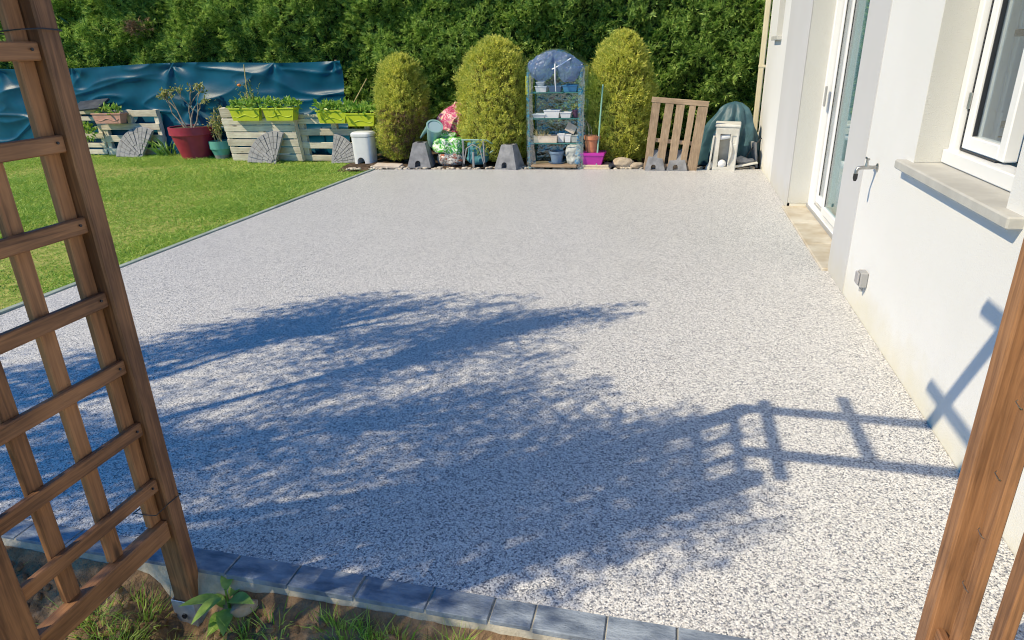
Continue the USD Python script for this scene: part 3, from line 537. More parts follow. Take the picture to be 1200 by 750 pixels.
for i in range(16):
    q = CP[lab == i]
    if len(q) < 3: continue
    e = cen[i]; mid_ = fork*.5 + e*.5 + np.array([0, 0, .12])
    br.append(tube([fork, mid_, e], [.036, .022, .010], 7))
    for p in q[::4]:
        br.append(tube([mid_*.25 + e*.75, (e + p)/2 + r.normal(0, .03, 3), p], [.009, .006, .003], 4, False))
obj('trunk', cat_(br), 'bark', tree, smooth=50)

# ================================================================= back of the garden
# blue plastic sheet in front of the hedge
def sheet(u, v_):
    # u along x, v up
    H = 1.53 + .025*np.sin(u*1.3)
    z = v_*H - .03
    y = 10.42 + .07*(v_ - .5) - (meshkit.fbm(np.stack([u*.9, v_*2.2, 0*u], 1), 3, 60) - .5)*.11
    w = u*.25 + v_*1.5
    y -= .035*(1 - np.abs(2*meshkit.noise(np.stack([u*.8 + 2*v_, v_*5 - u*.55, 0*u], 1), 61) - 1))**3
    y -= .03*(1 - np.abs(2*meshkit.noise(np.stack([u*1.3 - 3*v_, v_*6.5 + u*.2, 0*u], 1), 67) - 1))**4
    for (tx, tz, amp) in ((-8.25, .78, .035), (-8.55, 1.48, .028), (-6.55, 1.48, .022), (-10.6, 1.5, .025), (-12.3, 1.5, .03), (-5.45, 1.48, .022)):
        dx, dz_ = u - tx, (z - tz); rr = np.hypot(dx, dz_*1.3); a = np.arctan2(dz_, dx)
        y -= amp*np.cos(a*5 + tx)*np.exp(-(rr/.55)**2)*np.clip(rr/.12, 0, 1)
    x = u + .05*np.clip((u + 5.9)/.5, 0, 1)*0
    return np.stack([x, y, z], 1)
tarp = thing('blue_plastic_sheet', 'long blue plastic sheet hung as a windbreak in front of the hedge', 'plastic sheet', (0, 0, 0))
obj('sheet', grid(sheet, np.linspace(-15.2, -5.33, 560), np.linspace(0, 1, 90)), 'tarp_blue', tarp, smooth=True)
for x in (-13.9, -11.2, -8.5, -5.5): obj('stake', tube([(x, 10.56, -.2), (x, 10.56, 1.5)], .022, 8), 'brown_wood_z', tarp)

def pallet(x, y, w, h, label, boards, tilt, rz=0., pale='pale', stringers=3, vertical=False, roll=0.):
    t = thing('pallet', label, 'pallet', (x, y, -.03), rz=rz, tilt=(tilt, roll), group='wooden pallets propped up along the garden edge')
    r = np.random.default_rng(int(abs(x)*100)); wx, wz = pale + '_wood_x', pale + '_wood_z'
    if not vertical:
        for k in range(stringers):
            sx = -w/2 + .045 + (w - .09)*k/(stringers - 1)
            obj('stringer', cbox(sx - .045, .0205, 0, sx + .045, .10, h, .004), wz, t)
        for z0, z1 in boards:
            a = r.uniform(-.008, .008)
            obj('board', tr(cbox(-w/2 + r.uniform(-.012, .01), 0, z0, w/2 + r.uniform(-.01, .012), .02, z1, .003), R=rotm(0, a, 0)), wx, t)
    else:
        obj('top_board', cbox(-w/2 - .01, -.004, h - .065, w/2 + .01, .02, h, .003), wx, t)
        obj('cross_board', cbox(-w/2, .0215, h*.40, w/2, .045, h*.40 + .05, .003), wx, t)
        obj('cross_board', cbox(-w/2, .0215, .03, w/2, .045, .10, .003), wx, t)
        for x0, x1 in boards:
            obj('board', tr(cbox(x0, .0005, 0, x1, .021, h - .068, .003), R=rotm(0, r.uniform(-.012, .012), 0)), wz, t)
    return t
pallet(-9.52, 10.30, 1.24, .80, 'weathered pallet with four wide gaps, terracotta planter hooked on it', [(.02, .14), (.25, .37), (.46, .57), (.69, .80)], .06)
pallet(-10.70, 10.36, .95, .86, 'weathered pallet with dark slab on top, half hidden by the lattice', [(.02, .10), (.14, .22), (.30, .40), (.62, .69), (.73, .86)], .05)
pallet(-6.56, 9.82, 1.30, .86, 'pale grey pallet of close-set boards with two lime planters above', [(.01, .115), (.135, .235), (.255, .36), (.385, .475), (.495, .59), (.605, .70), (.72, .86)], .16)
pallet(-5.30, 9.90, 1.22, .75, 'open pale pallet with two lime planters above, beside white bin', [(.01, .10), (.21, .31), (.42, .52), (.60, .68), (.70, .75)], .13)
pallet(-.08, 9.26, .70, .96, 'brown upright pallet of five vertical boards standing behind two concrete feet', [(-.345, -.24), (-.19, -.085), (-.035, .07), (.12, .20), (.225, .35)], .12, pale='brown', vertical=True, roll=.09)
# dark slab lying over the hidden pallet
obj('roof_slate', tr(cbox(-.32, -.16, -.02, .32, .16, .02, .006), (-10.24, 10.24, .86), rotm(.45, -.08, 0)), 'slate_black', label='dark slate slab lying tilted across the top of a pallet', cat='slab')
# fan shaped slabs
def fan(x, y, R, label, flip, tilt, roll, A1d=100):
    t = thing('fan_slab', label, 'paving slab', (x, y, -.03), tilt=(tilt, roll), group='fan-shaped paving slabs leaning on the pallets')
    A0, A1 = math.radians(2), math.radians(A1d); sx = -1 if flip else 1
    a = np.linspace(A0, A1, 26); out = np.vstack([[[.0, .0]], np.c_[np.cos(a), np.sin(a)]*R])
    p3 = lambda P, y_: np.c_[P[:, 0]*sx, np.full(len(P), y_), P[:, 1]]
    obj('slab', hull(np.vstack([p3(out, 0), p3(out, .03)])), 'concrete_light', t)
    ring = [.06, .13, .22, .31, .40, .47]
    ms = []
    for i in range(5):
        r0, r1 = ring[i]*R/.48, ring[i + 1]*R/.48; nn = (4, 7, 10, 10, 10)[i]
        for k in range(nn):
            b0, b1 = A0 + (A1 - A0)*(k + .08)/nn, A0 + (A1 - A0)*(k + .92)/nn
            q = np.array([[math.cos(b)*rr, math.sin(b)*rr] for b in (b0, (b0 + b1)/2, b1) for rr in (r0 + .003, r1 - .002)])
            ms.append(hull(np.vstack([p3(q, -.001), p3(q*1., -.012 - .004*((k*7 + i*3) % 3)), ])))
    obj('setts', cat_(ms), 'sett_grey', t)
fan(-9.24, 10.06, .54, 'grey fan-shaped paving slab leaning on pallet with terracotta planter', True, -.28, 0, 118)
fan(-6.28, 9.60, .51, 'grey fan-shaped paving slab leaning on close-boarded pallet', True, -.25, 0, 108)
fan(-5.34, 9.70, .46, 'grey fan-shaped paving slab squeezed between open pallet and white bin', False, -.25, 0, 84)

def foliage_clump(P0, n, rad, L, W, r, up=.8):
    d = unit(r.normal(size=(n, 3)) + np.array([0, 0, up])); P = P0 + d*rad*r.random((n, 1))**.5*np.array([1, .55, .8])
    return leaves(P, d + r.normal(0, .4, (n, 3)), unit(r.normal(size=(n, 3)) + np.array([0, 0, 1.2])), L*r.uniform(.6, 1.3, n), W*r.uniform(.7, 1.2, n), .18, .15)
def trough(x, y, z, w, h, dpt, m, label, seed, leaf='lettuce_leaf', plants=5, rz=0., group='lime planters hung on the pallets', relief=True, mass=1.):
    t = thing('planter_box', label, 'planter', (x, y, z), rz=rz, group=group); r = np.random.default_rng(seed)
    s = .86
    b = hull([(sx*w/2*k, sy*dpt/2*k, zz) for k, zz in ((s, 0), (1, h)) for sx in (-1, 1) for sy in (-1, 1)])
    obj('trough', b, m, t)
    obj('rim', to_man(cbox(-w/2 - .012, -dpt/2 - .012, h + .001, w/2 + .012, dpt/2 + .012, h + .022, .004)) - to_man(box(-w/2 + .012, -dpt/2 + .012, h - .1, w/2 - .012, dpt/2 - .012, h + .1)), m, t)
    if relief:
        u = np.linspace(-w*.40, w*.40, 24)
        obj('relief', tube(np.stack([u, -dpt/2*(.915 + .04*np.cos(u*22)) - .004, h*.42 + .018*np.cos(u*22)], 1), .006, 6), m, t, smooth=True)
    obj('potting_soil', box(-w/2 + .013, -dpt/2 + .013, h - .02, w/2 - .013, dpt/2 - .013, h + .008), 'dark_soil', t)
    for k in range(plants): obj('plant', foliage_clump(np.array([-w/2 + w*(k + .5)/plants + r.normal(0, .015), r.normal(0, .02), h + .015]), int(48*mass), .14*r.uniform(.8, 1.25), .085, .055, r, 1.2), leaf, t)
    return t, r
trough(-6.70, 9.70, .635, .54, .17, .17, 'lime_plastic', 'lime planter holding a bamboo cane and tall straggly plants', 1)
trough(-6.10, 9.70, .635, .54, .17, .17, 'lime_plastic', 'lime planter of round leafy plants next to the one with the cane', 2)
trough(-5.24, 9.78, .585, .50, .17, .17, 'lime_plastic', 'lime planter with one tall leafy plant above the open pallet', 3)
trough(-4.73, 9.72, .545, .48, .17, .17, 'lime_plastic', 'lime planter under a slanting cane, partly behind the small golden shrub', 4)
trough(-9.78, 10.14, .56, .60, .15, .16, 'pale_terracotta', 'pale terracotta planter with a small green plant on a pallet', 6, plants=2, group=None, mass=.8)
# straggly stems and the canes in the lime planters
r = np.random.default_rng(9); ms, lv = [], []
for k in range(14):
    x0 = -6.62 + r.uniform(-.12, .16); hgt = r.uniform(.2, .42); a = r.normal(0, .08, 2)
    ms.append(tube([(x0, 9.7, .8), (x0 + a[0]*.5, 9.7 + a[1]*.3, .8 + hgt*.6), (x0 + a[0], 9.7 + a[1], .8 + hgt)], [.004, .003, .002], 5))
    q = np.linspace(.25, 1, 9)[:, None]*np.array([[a[0], a[1], hgt]]) + np.array([[x0, 9.7, .8]]); lv.append(leaves(q, unit(r.normal(size=(9, 3)) + [0, 0, .5]), r.normal(size=(9, 3)), .05, .016))
st = thing('straggly_plant', 'tall straggly green stems growing in the lime planter with the cane', 'plant', (0, 0, 0)); obj('stems', cat_(ms), 'weed_leaf', st); obj('leaves', cat_(lv), 'shrub_leaf', st)
obj('flower_head', tr(ico(2), (-6.74, 9.66, 1.17), None, (.03, .03, .022)), 'orange', st, smooth=True)
obj('bamboo_cane', tube([(-6.66, 9.69, .78), (-6.645, 9.73, 1.47)], [.010, .008], 7), 'straw', label='thin upright bamboo cane in a lime planter', cat='cane', group=None)
obj('bamboo_cane', tube([(-5.02, 9.80, .70), (-4.70, 9.95, 1.22)], [.009, .007], 7), 'straw', label='thin slanting cane against the hedge beside the small golden shrub', cat='cane')

def pot(name, x, y, z, r0, r1, h, m, label, rimh=.06, rimo=.012, cat='plant pot', square=False, parent=None, group=None, rz=0):
    t = thing(name, label, cat, (x, y, z), rz=rz, parent=parent, group=group)
    N = 4 if square else 30
    obj('shell', lathe([(0, 0), (r0, 0), (r1 - .004, h - rimh), (r1 + rimo, h - rimh + .002), (r1 + rimo*1.2, h), (r1 - .008, h), (r1 - .012, h - .03), (0, h - .03)], N), m, t, smooth=35)
    obj('soil', lathe([(0, h - .024), (r1 - .011, h - .024)], N), 'dark_soil', t)
    return t
rp = pot('plant_pot', -8.10, 10.10, -.03, .24, .365, .54, 'red_pot', 'large raspberry red pot holding a bare branching shrub', .13, .018)
# shrub in the red pot
r = np.random.default_rng(31); ms, tips = [], []
def twig(p, d, L, rad, depth):
    q = p + d*L; m = (p + q)/2 + r.normal(0, L*.07, 3); ms.append(tube([p, m, q], [rad, rad*.85, rad*.65], 6))
    if depth == 0: tips.append((q, d)); return
    for _ in range(2 if r.random() < .75 else 3):
        twig(q, unit(d + r.normal(0, .55, 3)*np.array([1, .6, .5]) + np.array([0, 0, .12])), L*r.uniform(.6, .85), rad*.65, depth - 1)
for dx in (-.75, -.4, .35, .6, .15): twig(np.array([-8.15 + dx*.12, 10.1, .47]), unit(np.array([dx, -.05, 1.])), .32, .014, 2)
lv = [leaves(np.tile(q, (8, 1)) - d*r.uniform(0, .12, (8, 1)) + r.normal(0, .02, (8, 3)), unit(r.normal(size=(8, 3)) + d), r.normal(size=(8, 3)), .07, .034, .15) for q, d in tips]
sh1 = thing('potted_shrub', 'bare branching shrub with sparse yellowish leaves in the red pot', 'shrub', (0, 0, 0)); obj('branches', cat_(ms), 'twig_bark', sh1, smooth=40); obj('leaves', cat_(lv), 'shrub_leaf', sh1)
gp = pot('plant_pot', -7.60, 10.08, -.03, .10, .165, .30, 'mint_pot', 'small two-tone mint and grey pot standing beside the red pot', .13, .01)
obj('lower_shell', lathe([(0, -.002), (.105, -.002), (.152, .165), (0, .165)], 30), 'grey_pot', gp, smooth=35)
ms, tips = [], []
for k in range(9): twig(np.array([-7.60 + r.normal(0, .03), 10.08, .26]), unit(np.array([r.normal(-.05, .22), r.normal(0, .15), 1.])), r.uniform(.2, .34), .010, 1)
lv = [leaves(np.tile(q, (14, 1)) - d*r.uniform(0, .25, (14, 1)) + r.normal(0, .04, (14, 3)), unit(r.normal(size=(14, 3)) + d), r.normal(size=(14, 3)), .055, .026, .15) for q, d in tips]
sh2 = thing('potted_shrub', 'upright twiggy shrub with small leaves in the mint pot', 'shrub', (0, 0, 0)); obj('branches', cat_(ms), 'straw', sh2, smooth=40); obj('leaves', cat_(lv), 'shrub_leaf', sh2)
# strappy plant by the first pallet
k = 34; P = np.stack([-8.76 + r.normal(0, .07, k), 10.15 + r.normal(0, .05, k), np.full(k, -.04)], 1)
obj('strap_leaf_plant', blades(P, np.stack([r.normal(0, .45, k), r.normal(-.1, .25, k), np.ones(k)], 1), r.uniform(.22, .48, k), r.uniform(.02, .04, k), .35), 'weed_leaf', label='clump of broad strappy green leaves between pallet and red pot', cat='plant')
# leafy plant half hidden by the lattice post
obj('leafy_plant', foliage_clump(np.array([-10.36, 10.12, .40]), 150, .19, .09, .05, r), 'lettuce_leaf', label='bushy green plant on the half hidden pallet behind the lattice', cat='plant')
# white bin
bn = thing('white_bin', 'whitish plastic bin with lid and arched cut-out at its foot', 'bin', (-4.69, 9.62, -.02))
def sq(r_, z, n=32, e=.45):
    th = np.arange(n)/n*2*math.pi; return np.stack([r_*np.sign(np.cos(th))*np.abs(np.cos(th))**e, r_*.9*np.sign(np.sin(th))*np.abs(np.sin(th))**e, np.full(n, z)], 1)
def loft(rings):
    n = len(rings[0]); V = np.vstack(rings + [rings[0].mean(0)[None], rings[-1].mean(0)[None]]); F = []
    for i in range(len(rings) - 1):
        for k in range(n): F += [[i*n + k, i*n + (k + 1) % n, (i + 1)*n + k], [i*n + (k + 1) % n, (i + 1)*n + (k + 1) % n, (i + 1)*n + k]]
    for k in range(n): F += [[len(V) - 2, (k + 1) % n, k], [len(V) - 1, (len(rings) - 1)*n + k, (len(rings) - 1)*n + (k + 1) % n]]
    return V, np.array(F)
body = to_man(loft([sq(.150, 0), sq(.158, .2), sq(.166, .42)]))
cut = mf.Manifold.cylinder(.5, .062, .062, 24).rotate([90, 0, 0]).translate([-.02, .08, .055]); cut2 = mf.Manifold.cube([.124, .3, .1], True).translate([-.02, -.1, 0])
obj('body', body - cut - cut2, 'white_plastic', bn, smooth=30)
obj('seam', loft([sq(.164, .421), sq(.164, .428)]), 'gasket', bn); obj('lid', loft([sq(.174, .4285), sq(.176, .465), sq(.15, .49), sq(.05, .497)]), 'white_plastic', bn, smooth=30)
# concrete parasol feet
def foot(x, y, s, label, rz):
    t = thing('concrete_foot', label, 'concrete block', (x, y, 0), rz=rz, group='grey concrete block feet standing along the back edge')
    b, c_, h = .165*s, .085*s, .33*s
    m = to_man(hull([(sx*b, sy*b, 0) for sx in (-1, 1) for sy in (-1, 1)] + [(sx*b, sy*b, .02) for sx in (-1, 1) for sy in (-1, 1)] + [(sx*c_, sy*c_, h) for sx in (-1, 1) for sy in (-1, 1)]))
    hole = mf.Manifold.cylinder(.2, .04*s, .04*s, 20).rotate([90, 0, 0]).translate([-.02, -.05, .06*s]) + mf.Manifold.cube([.08*s, .2, .045*s], True).translate([-.02, -.15, .038*s])
    obj('block', m - hole, 'concrete_grey', t, smooth=20)
    obj('recess', mf.Manifold.cylinder(.004, .045*s, .045*s, 20).translate([0, 0, h + .0005]), 'gasket', t)
foot(-3.66, 9.18 + .15, 1.05, 'grey concrete foot beneath the spout of the watering can', .12)
foot(-2.31, 9.13 + .16, 1.0, 'grey concrete foot standing alone before the broad golden shrub', -.15)
foot(-.28, 9.20 + .13, .80, 'grey concrete foot at the outer edge of the brown pallet', .05)
foot(.02, 9.20 + .14, .80, 'grey concrete foot before the middle boards of the brown pallet', -.03)
# watering can tipped upside down
wc = thing('watering_can', 'pale teal watering can tipped over with its base upward', 'watering can', (-3.50, 9.52, .43), tilt=(.75, .42))
prof = [(0, -.22), (.10, -.22), (.112, -.1), (.118, .1), (.128, .2), (.128, .215), (.105, .215), (.103, .2), (0, .2)]
obj('body', lathe(prof, 30, 1, .85), 'can_teal', wc, smooth=40); obj('base_disc', lathe([(0, .203), (.1, .203)], 30, 1, .85), 'can_disc', wc)
obj('spout', tube([(-.09, -.02, .14), (-.16, -.03, -.02), (-.225, -.02, -.20)], [.040, .024, .013], 12), 'can_teal', wc, smooth=40)
obj('handle', tube([(.11, .0, .12), (.19, .0, .08), (.2, 0, -.06), (.12, 0, -.16)], .012, 8), 'can_teal', wc, smooth=40)
# bags
fb = tr(crumple(tr(ico(4), s=(.33, .16, .27)), .10, 6, 3), (-3.24, 9.86, .55), rotm(0, -.35, 0))
obj('floral_bag', fb, 'floral_bag', smooth=35, label='crumpled red and pink patterned bag behind the green sack', cat='bag')
gb = thing('green_sack', 'crumpled green and white plastic sack with dark printed lower half', 'sack', (-3.27, 9.50, 0))
def rb(sx, sy, sz, e=3.2):
    v, f = ico(4); q = np.abs(v)**e; k = (q.sum(1))**(-1/e); return v*k[:, None]*np.array([sx, sy, sz]), f
V, F = crumple(tr(rb(.235, .16, .14), (0, 0, .28)), .05, 9, 5); obj('upper_sack', (V, F), 'green_bag', gb, smooth=35)
V, F = crumple(tr(rb(.20, .14, .10), (.035, -.03, .10)), .03, 11, 15); obj('printed_panel', (V, F), 'bag_print', gb, smooth=35)
obj('knot', crumple(tr(ico(3), (-.05, .02, .43), None, (.15, .1, .05)), .05, 10, 25), 'green_bag', gb, smooth=35)
# folding kneeler / cloth trolley
ks = thing('folding_stool', 'teal cloth and tube folding garden stool by the green sack', 'stool', (-2.84, 9.40, 0))
obj('cloth', crumple(tr(rb(.165, .10, .18), (.03, .04, .20)), .035, 9, 44), 'teal_cloth', ks, smooth=35)
for sx in (-1, 1):
    obj('leg', tube([(sx*.16, -.10, .0), (sx*.155, -.11, .2), (sx*.15, -.10, .385)], .011, 8), 'concrete_light', ks, smooth=40)
    obj('rubber_foot', tube([(sx*.16, -.10, -.002), (sx*.16, -.10, .07)], [.028, .022], 10), 'black_plastic', ks, smooth=40)
obj('top_bar', tube([(-.18, -.10, .385), (.0, -.105, .39), (.2, -.10, .385), (.27, -.06, .33), (.29, -.05, .24), (.22, -.05, .20)], .010, 8), 'can_teal', ks, smooth=40)
obj('strut', cat_([tube([(-.15, -.115, .05), (-.10, -.12, .27), (0, -.125, .33), (.1, -.12, .27), (.15, -.115, .05)], .008, 7), tube([(.0, -.13, .0), (.0, -.128, .22)], [.018, .014], 8)]), 'grey_plastic', ks, smooth=40)
# ------------------------------------------------ plastic greenhouse
gh = thing('greenhouse_shelves', 'four-tier greenhouse shelving under a clear plastic cover', 'greenhouse', (-1.645, 9.52, -.02))
W2, D2, HE, HT = .385, .235, 1.36, 1.58
for sx in (-1, 1):
    for sy in (-1, 1): obj('upright', tube([(sx*W2*.97, sy*D2, 0), (sx*W2*.97, sy*D2, HE)], .009, 8), 'teal_frame', gh, smooth=40)
obj('roof_frame', cat_([tube([(-W2*.97, sy*D2, HE), (0, sy*D2, HT - .02), (W2*.97, sy*D2, HE)], .008, 8) for sy in (-1, 1)] + [tube([(0, -D2, HT - .02), (0, D2, HT - .02)], .008, 8)]), 'teal_frame', gh, smooth=40)
SH = [.09, .36, .69, 1.03]
for z in SH[1:]:
    ms = [tube([(-W2*.95, sy*D2, z), (W2*.95, sy*D2, z)], .008, 7) for sy in (-1, 1)] + [tube([(sx*W2*.95, -D2, z), (sx*W2*.95, D2, z)], .008, 7) for sx in (-1, 1)] + [tube([(-W2*.95, y, z), (W2*.95, y, z)], .003, 4) for y in np.linspace(-D2, D2, 9)[1:-1]]
    obj('shelf', cat_(ms), 'teal_frame', gh, smooth=40)
def wr_(P, amp=.012, f=9, seed=0):
    d = np.stack([meshkit.fbm(P*f + 5*k, 3, seed + k) - .5 for k in range(3)], 1); return P + 2*amp*d
cvr = []
for sx in (-1, 1):
    cvr.append(grid(lambda u, v_, sx=sx: wr_(np.stack([np.full_like(u, sx*(W2 + .012)) + sx*.02*(1 - v_/HE), u, v_], 1), .014, 9, 3), np.linspace(-D2 - .02, D2 + .02, 26), np.linspace(.02, HE, 60)))
    # front flaps folded to the sides
    cvr.append(grid(lambda u, v_, sx=sx: wr_(np.stack([sx*(W2 + .012 - u*(1 - .35*np.sin(v_/HE*2.4))), np.full_like(u, -D2 - .025) - .016*np.sin(u*28), v_], 1), .014, 10, 7), np.linspace(0, .13, 14), np.linspace(.02, HE, 60)))
def roofp(u, v_):
    z = HT - (HT - HE)*np.abs(u/W2)**2.1; return wr_(np.stack([u*1.03, v_, z + .006], 1), .012, 10, 9)
cvr.append(grid(roofp, np.linspace(-W2, W2, 40), np.linspace(-D2 - .03, D2 + .03, 20)))
cvr.append(grid(lambda u, v_: np.stack([u*W2*1.02, np.full_like(u, -D2 - .026), HE - .02 + v_*(HT - HE + .02)*(1 - np.abs(u)**2.1)], 1), np.linspace(-1, 1, 30), np.linspace(0, 1, 8)))
cvr.append(grid(lambda u, v_: wr_(np.stack([u, np.full_like(u, D2 + .02), v_], 1), .012, 8, 13), np.linspace(-W2, W2, 30), np.linspace(.02, HE, 50)))
obj('cover', cat_(cvr), 'clear_pvc', gh, smooth=True)
# front flap rolled and bunched up under the roof
def roll_(u, v_):
    lobe = np.abs(np.sin(math.pi*np.clip(np.abs(u)*1.02, 0, 1)))**.7; z = 1.40 - .19*lobe*v_ - .05*v_ + .16*(1 - np.abs(u)**2.1)*(1 - v_); y = -D2 - .035 - .05*np.sin(v_*math.pi)*(.4 + lobe)
    return wr_(np.stack([u*W2*.97, y, z], 1), .028, 11, 19)
obj('rolled_flap', grid(roll_, np.linspace(-1, 1, 50), np.linspace(0, 1, 24)), 'blue_pvc', gh, smooth=True)
obj('tie_strap', cat_([tube([(.01, -D2 - .085, 1.40), (.012, -D2 - .09, 1.2), (.02, -D2 - .08, 1.05)], [.012, .009, .006], 6), tube([(-.03, -D2 - .08, 1.33), (.10, -D2 - .085, 1.39), (.22, -D2 - .07, 1.46)], .008, 6)]), 'white_plastic', gh)
GX, GY, GZ = -1.645, 9.52, -.02
# things on the shelves
def tub(name, x, z, w, d_, h, m, label, cat, y=-.10, k=.82, group=None):
    t = thing(name, label, cat, (GX + x, GY + y, GZ + z + .009), group=group)
    out = hull([(sx*w/2*q, sy*d_/2*q, zz) for q, zz in ((k, 0), (1, h)) for sx in (-1, 1) for sy in (-1, 1)])
    ins = hull([(sx*(w/2*q - .006), sy*(d_/2*q - .006), zz) for q, zz in ((k + .02, .008), (1, h + .01)) for sx in (-1, 1) for sy in (-1, 1)])
    obj('tub', to_man(out) - to_man(ins), m, t); obj('rim', to_man(cbox(-w/2 - .006, -d_/2 - .006, h - .006, w/2 + .006, d_/2 + .006, h + .004, .002)) - to_man(box(-w/2 + .004, -d_/2 + .004, h - .1, w/2 - .004, d_/2 - .004, h + .1)), m, t)
    obj('compost', box(-w*.42, -d_*.42, .012, w*.42, d_*.42, h*.7), 'dark_soil', t)
    return t
z1, z2, z3 = SH[3], SH[2], SH[1]
tub('seed_tray', -.21, z1, .16, .2, .075, 'white_plastic', 'stacked white seed tray at the end of the top shelf', 'tray')
tub('seed_tray', -.225, z1 + .077, .11, .14, .05, 'white_plastic', 'small white tray stacked on another on the top shelf', 'tray')
tub('seed_tray', -.015, z1, .17, .2, .07, 'blue_plastic', 'grey-blue tray in the middle of the top shelf', 'tray')
tub('seed_tray', .19, z1, .2, .2, .08, 'tray_blue', 'bright blue tray at the end of the top shelf', 'tray')
tub('seed_tray', -.24, z2, .18, .2, .05, 'white_plastic', 'shallow pale tray at the end of the second shelf', 'tray')
tub('plastic_bowl', -.06, z2, .22, .2, .10, 'white_plastic', 'deep white tub in the middle of the second shelf', 'tub')
tub('plastic_bowl', .13, z2, .15, .18, .07, 'white_plastic', 'low white tub beside the dark pot on the second shelf', 'tub')
pot('seedling_pot', GX + .26, GY - .1, GZ + z2 + .009, .035, .05, .10, 'purple', 'small dark pot at the end of the second shelf', .02, .003)
obj('seedling', foliage_clump(np.array([GX + .26, GY - .1, GZ + z2 + .12]), 26, .04, .045, .022, r), 'shrub_leaf', label='little seedling growing in the dark pot on the second shelf', cat='seedling')
tub('wooden_crate', -.15, z3, .33, .22, .09, 'card', 'brown seed crate with yellow-tipped sprouts on the third shelf', 'crate', k=.97)
obj('sprouts', cat_([leaves(np.c_[GX - .23 + r.normal(0, .05, 30), GY - .12 + r.normal(0, .04, 30), np.full(30, GZ + z3 + .07)], unit(r.normal(0, .6, (30, 3)) + [0, 0, 1]), r.normal(size=(30, 3)), r.uniform(.06, .2, 30), .012)]), 'straw', label='yellowish sprouts rising from the brown seed crate', cat='seedlings')
tub('yogurt_pot', .06, z3, .09, .1, .11, 'white_plastic', 'small white pot beside the brown seed crate', 'pot')
tub('yogurt_pot', .155, z3, .09, .1, .10, 'white_plastic', 'small white pot under the tilted card on the third shelf', 'pot')
tub('yogurt_pot', .25, z3, .09, .1, .09, 'grey_cloth', 'small greyish pot at the end of the third shelf', 'pot')
obj('seed_card', tr(cbox(-.07, -.004, -.06, .07, .004, .06, .002), (GX + .19, GY - .06, GZ + z3 + .19), rotm(-.2, .5, .2)), 'card', label='tilted beige seed packet card above the small pots', cat='card')
obj('yellow_label', tr(cbox(-.035, -.003, -.12, .035, .003, .12, .002), (GX - .375, GY - D2 - .0, GZ + 1.13), rotm(0, 0, .3)), 'yellow', label='tall yellow strip hanging inside the greenhouse cover', cat='label')
pot('plant_pot', GX - .0, GY - .12, GZ + .095, .075, .10, .15, 'blue_plastic', 'grey-blue pot on a saucer on the bottom board', .03, .006)
obj('pot_saucer', tr(lathe([(0, 0), (.11, 0), (.125, .018), (.118, .018), (.105, .006), (0, .006)], 28), (GX, GY - .12, GZ + .083)), 'blue_plastic', smooth=35, label='flat blue saucer beneath the grey-blue pot', cat='saucer')
obj('base_board', tr(cbox(-.33, -.2, -.015, .31, .2, .015, .004), (GX - .0, GY - .13, GZ + .064)), 'brown_wood_x', label='brown wooden board lying under the greenhouse shelves', cat='board')
obj('grey_bag', crumple(tr(rb(.11, .09, .13), (GX + .25, GY - .14, GZ + .20)), .04, 11, 71), 'grey_cloth', smooth=35, label='crumpled pale grey bag slumped at the bottom of the greenhouse', cat='bag')
# pots and broom beside it
mg = thing('planter_pot', 'square magenta pot standing beside the greenhouse', 'plant pot', (-1.13, 9.42, -.01))
obj('shell', hull([(sx*k, sy*k, z) for k, z in ((.105, 0), (.155, .19)) for sx in (-1, 1) for sy in (-1, 1)]), 'magenta_plastic', mg)
obj('rim', cat_([cbox(-.165, -.165, .191, .165, .165, .225, .004)]), 'magenta_plastic', mg)
tc = pot('plant_pot', -1.15, 9.40, .217, .072, .102, .22, 'terracotta', 'terracotta pot stacked on the square magenta pot', .05, .01)
obj('dry_stem', cat_([tube([(-.04, 0, .19), (-.05, .02, .32), (-.09, .03, .42)], [.007, .005, .003], 6), tube([(-.02, .01, .19), (-.01, .02, .3), (-.06, .03, .38)], [.006, .004, .003], 6)]), 'twig_bark', tc)
bm = thing('broom', 'broom with pale green handle leaning on the golden shrub', 'broom', (-1.07, 9.30, .0))
obj('handle', tube([(0, 0, .05), (.022, .07, .55), (.045, .16, 1.10)], [.012, .012, .011], 10), 'handle_green', bm, smooth=40)
obj('head', cbox(-.19, -.03, .028, .17, .03, .055, .006), 'bristle', bm); obj('bristles', hull([(sx*(.185 - .01 + e), sy*(.032 + e*.5), z) for e, z in ((0, .0275), (.012, .002)) for sx in (-1, 1) for sy in (-1, 1)]), 'bristle', bm)
for k, (x, y, s, lab) in enumerate(((-.72, 9.46, (.15, .10, .085), 'large rounded beige stone at the foot of the tall golden shrub'), (-.52, 9.42, (.12, .08, .05), 'flatter beige stone next to the concrete foot'), (-.93, 9.50, (.10, .07, .04), 'low dark stone between broom and rounded stone'))):
    obj('stone', tr(crumple(tr(ico(3), s=(1, 1, 1)), .22, 1.7, 80 + k), (x, y, s[2]*.6), rotm(0, 0, k*1.1), s), 'rock', smooth=45, label=lab, cat='stone')
obj('roof_tile', tr(cbox(-.2, -.1, -.02, .2, .1, .02, .006), (-4.15, 9.22, .02), rotm(.05, .04, .1)), 'card', label='flat pale slab lying on the bed between bin and concrete foot', cat='slab')
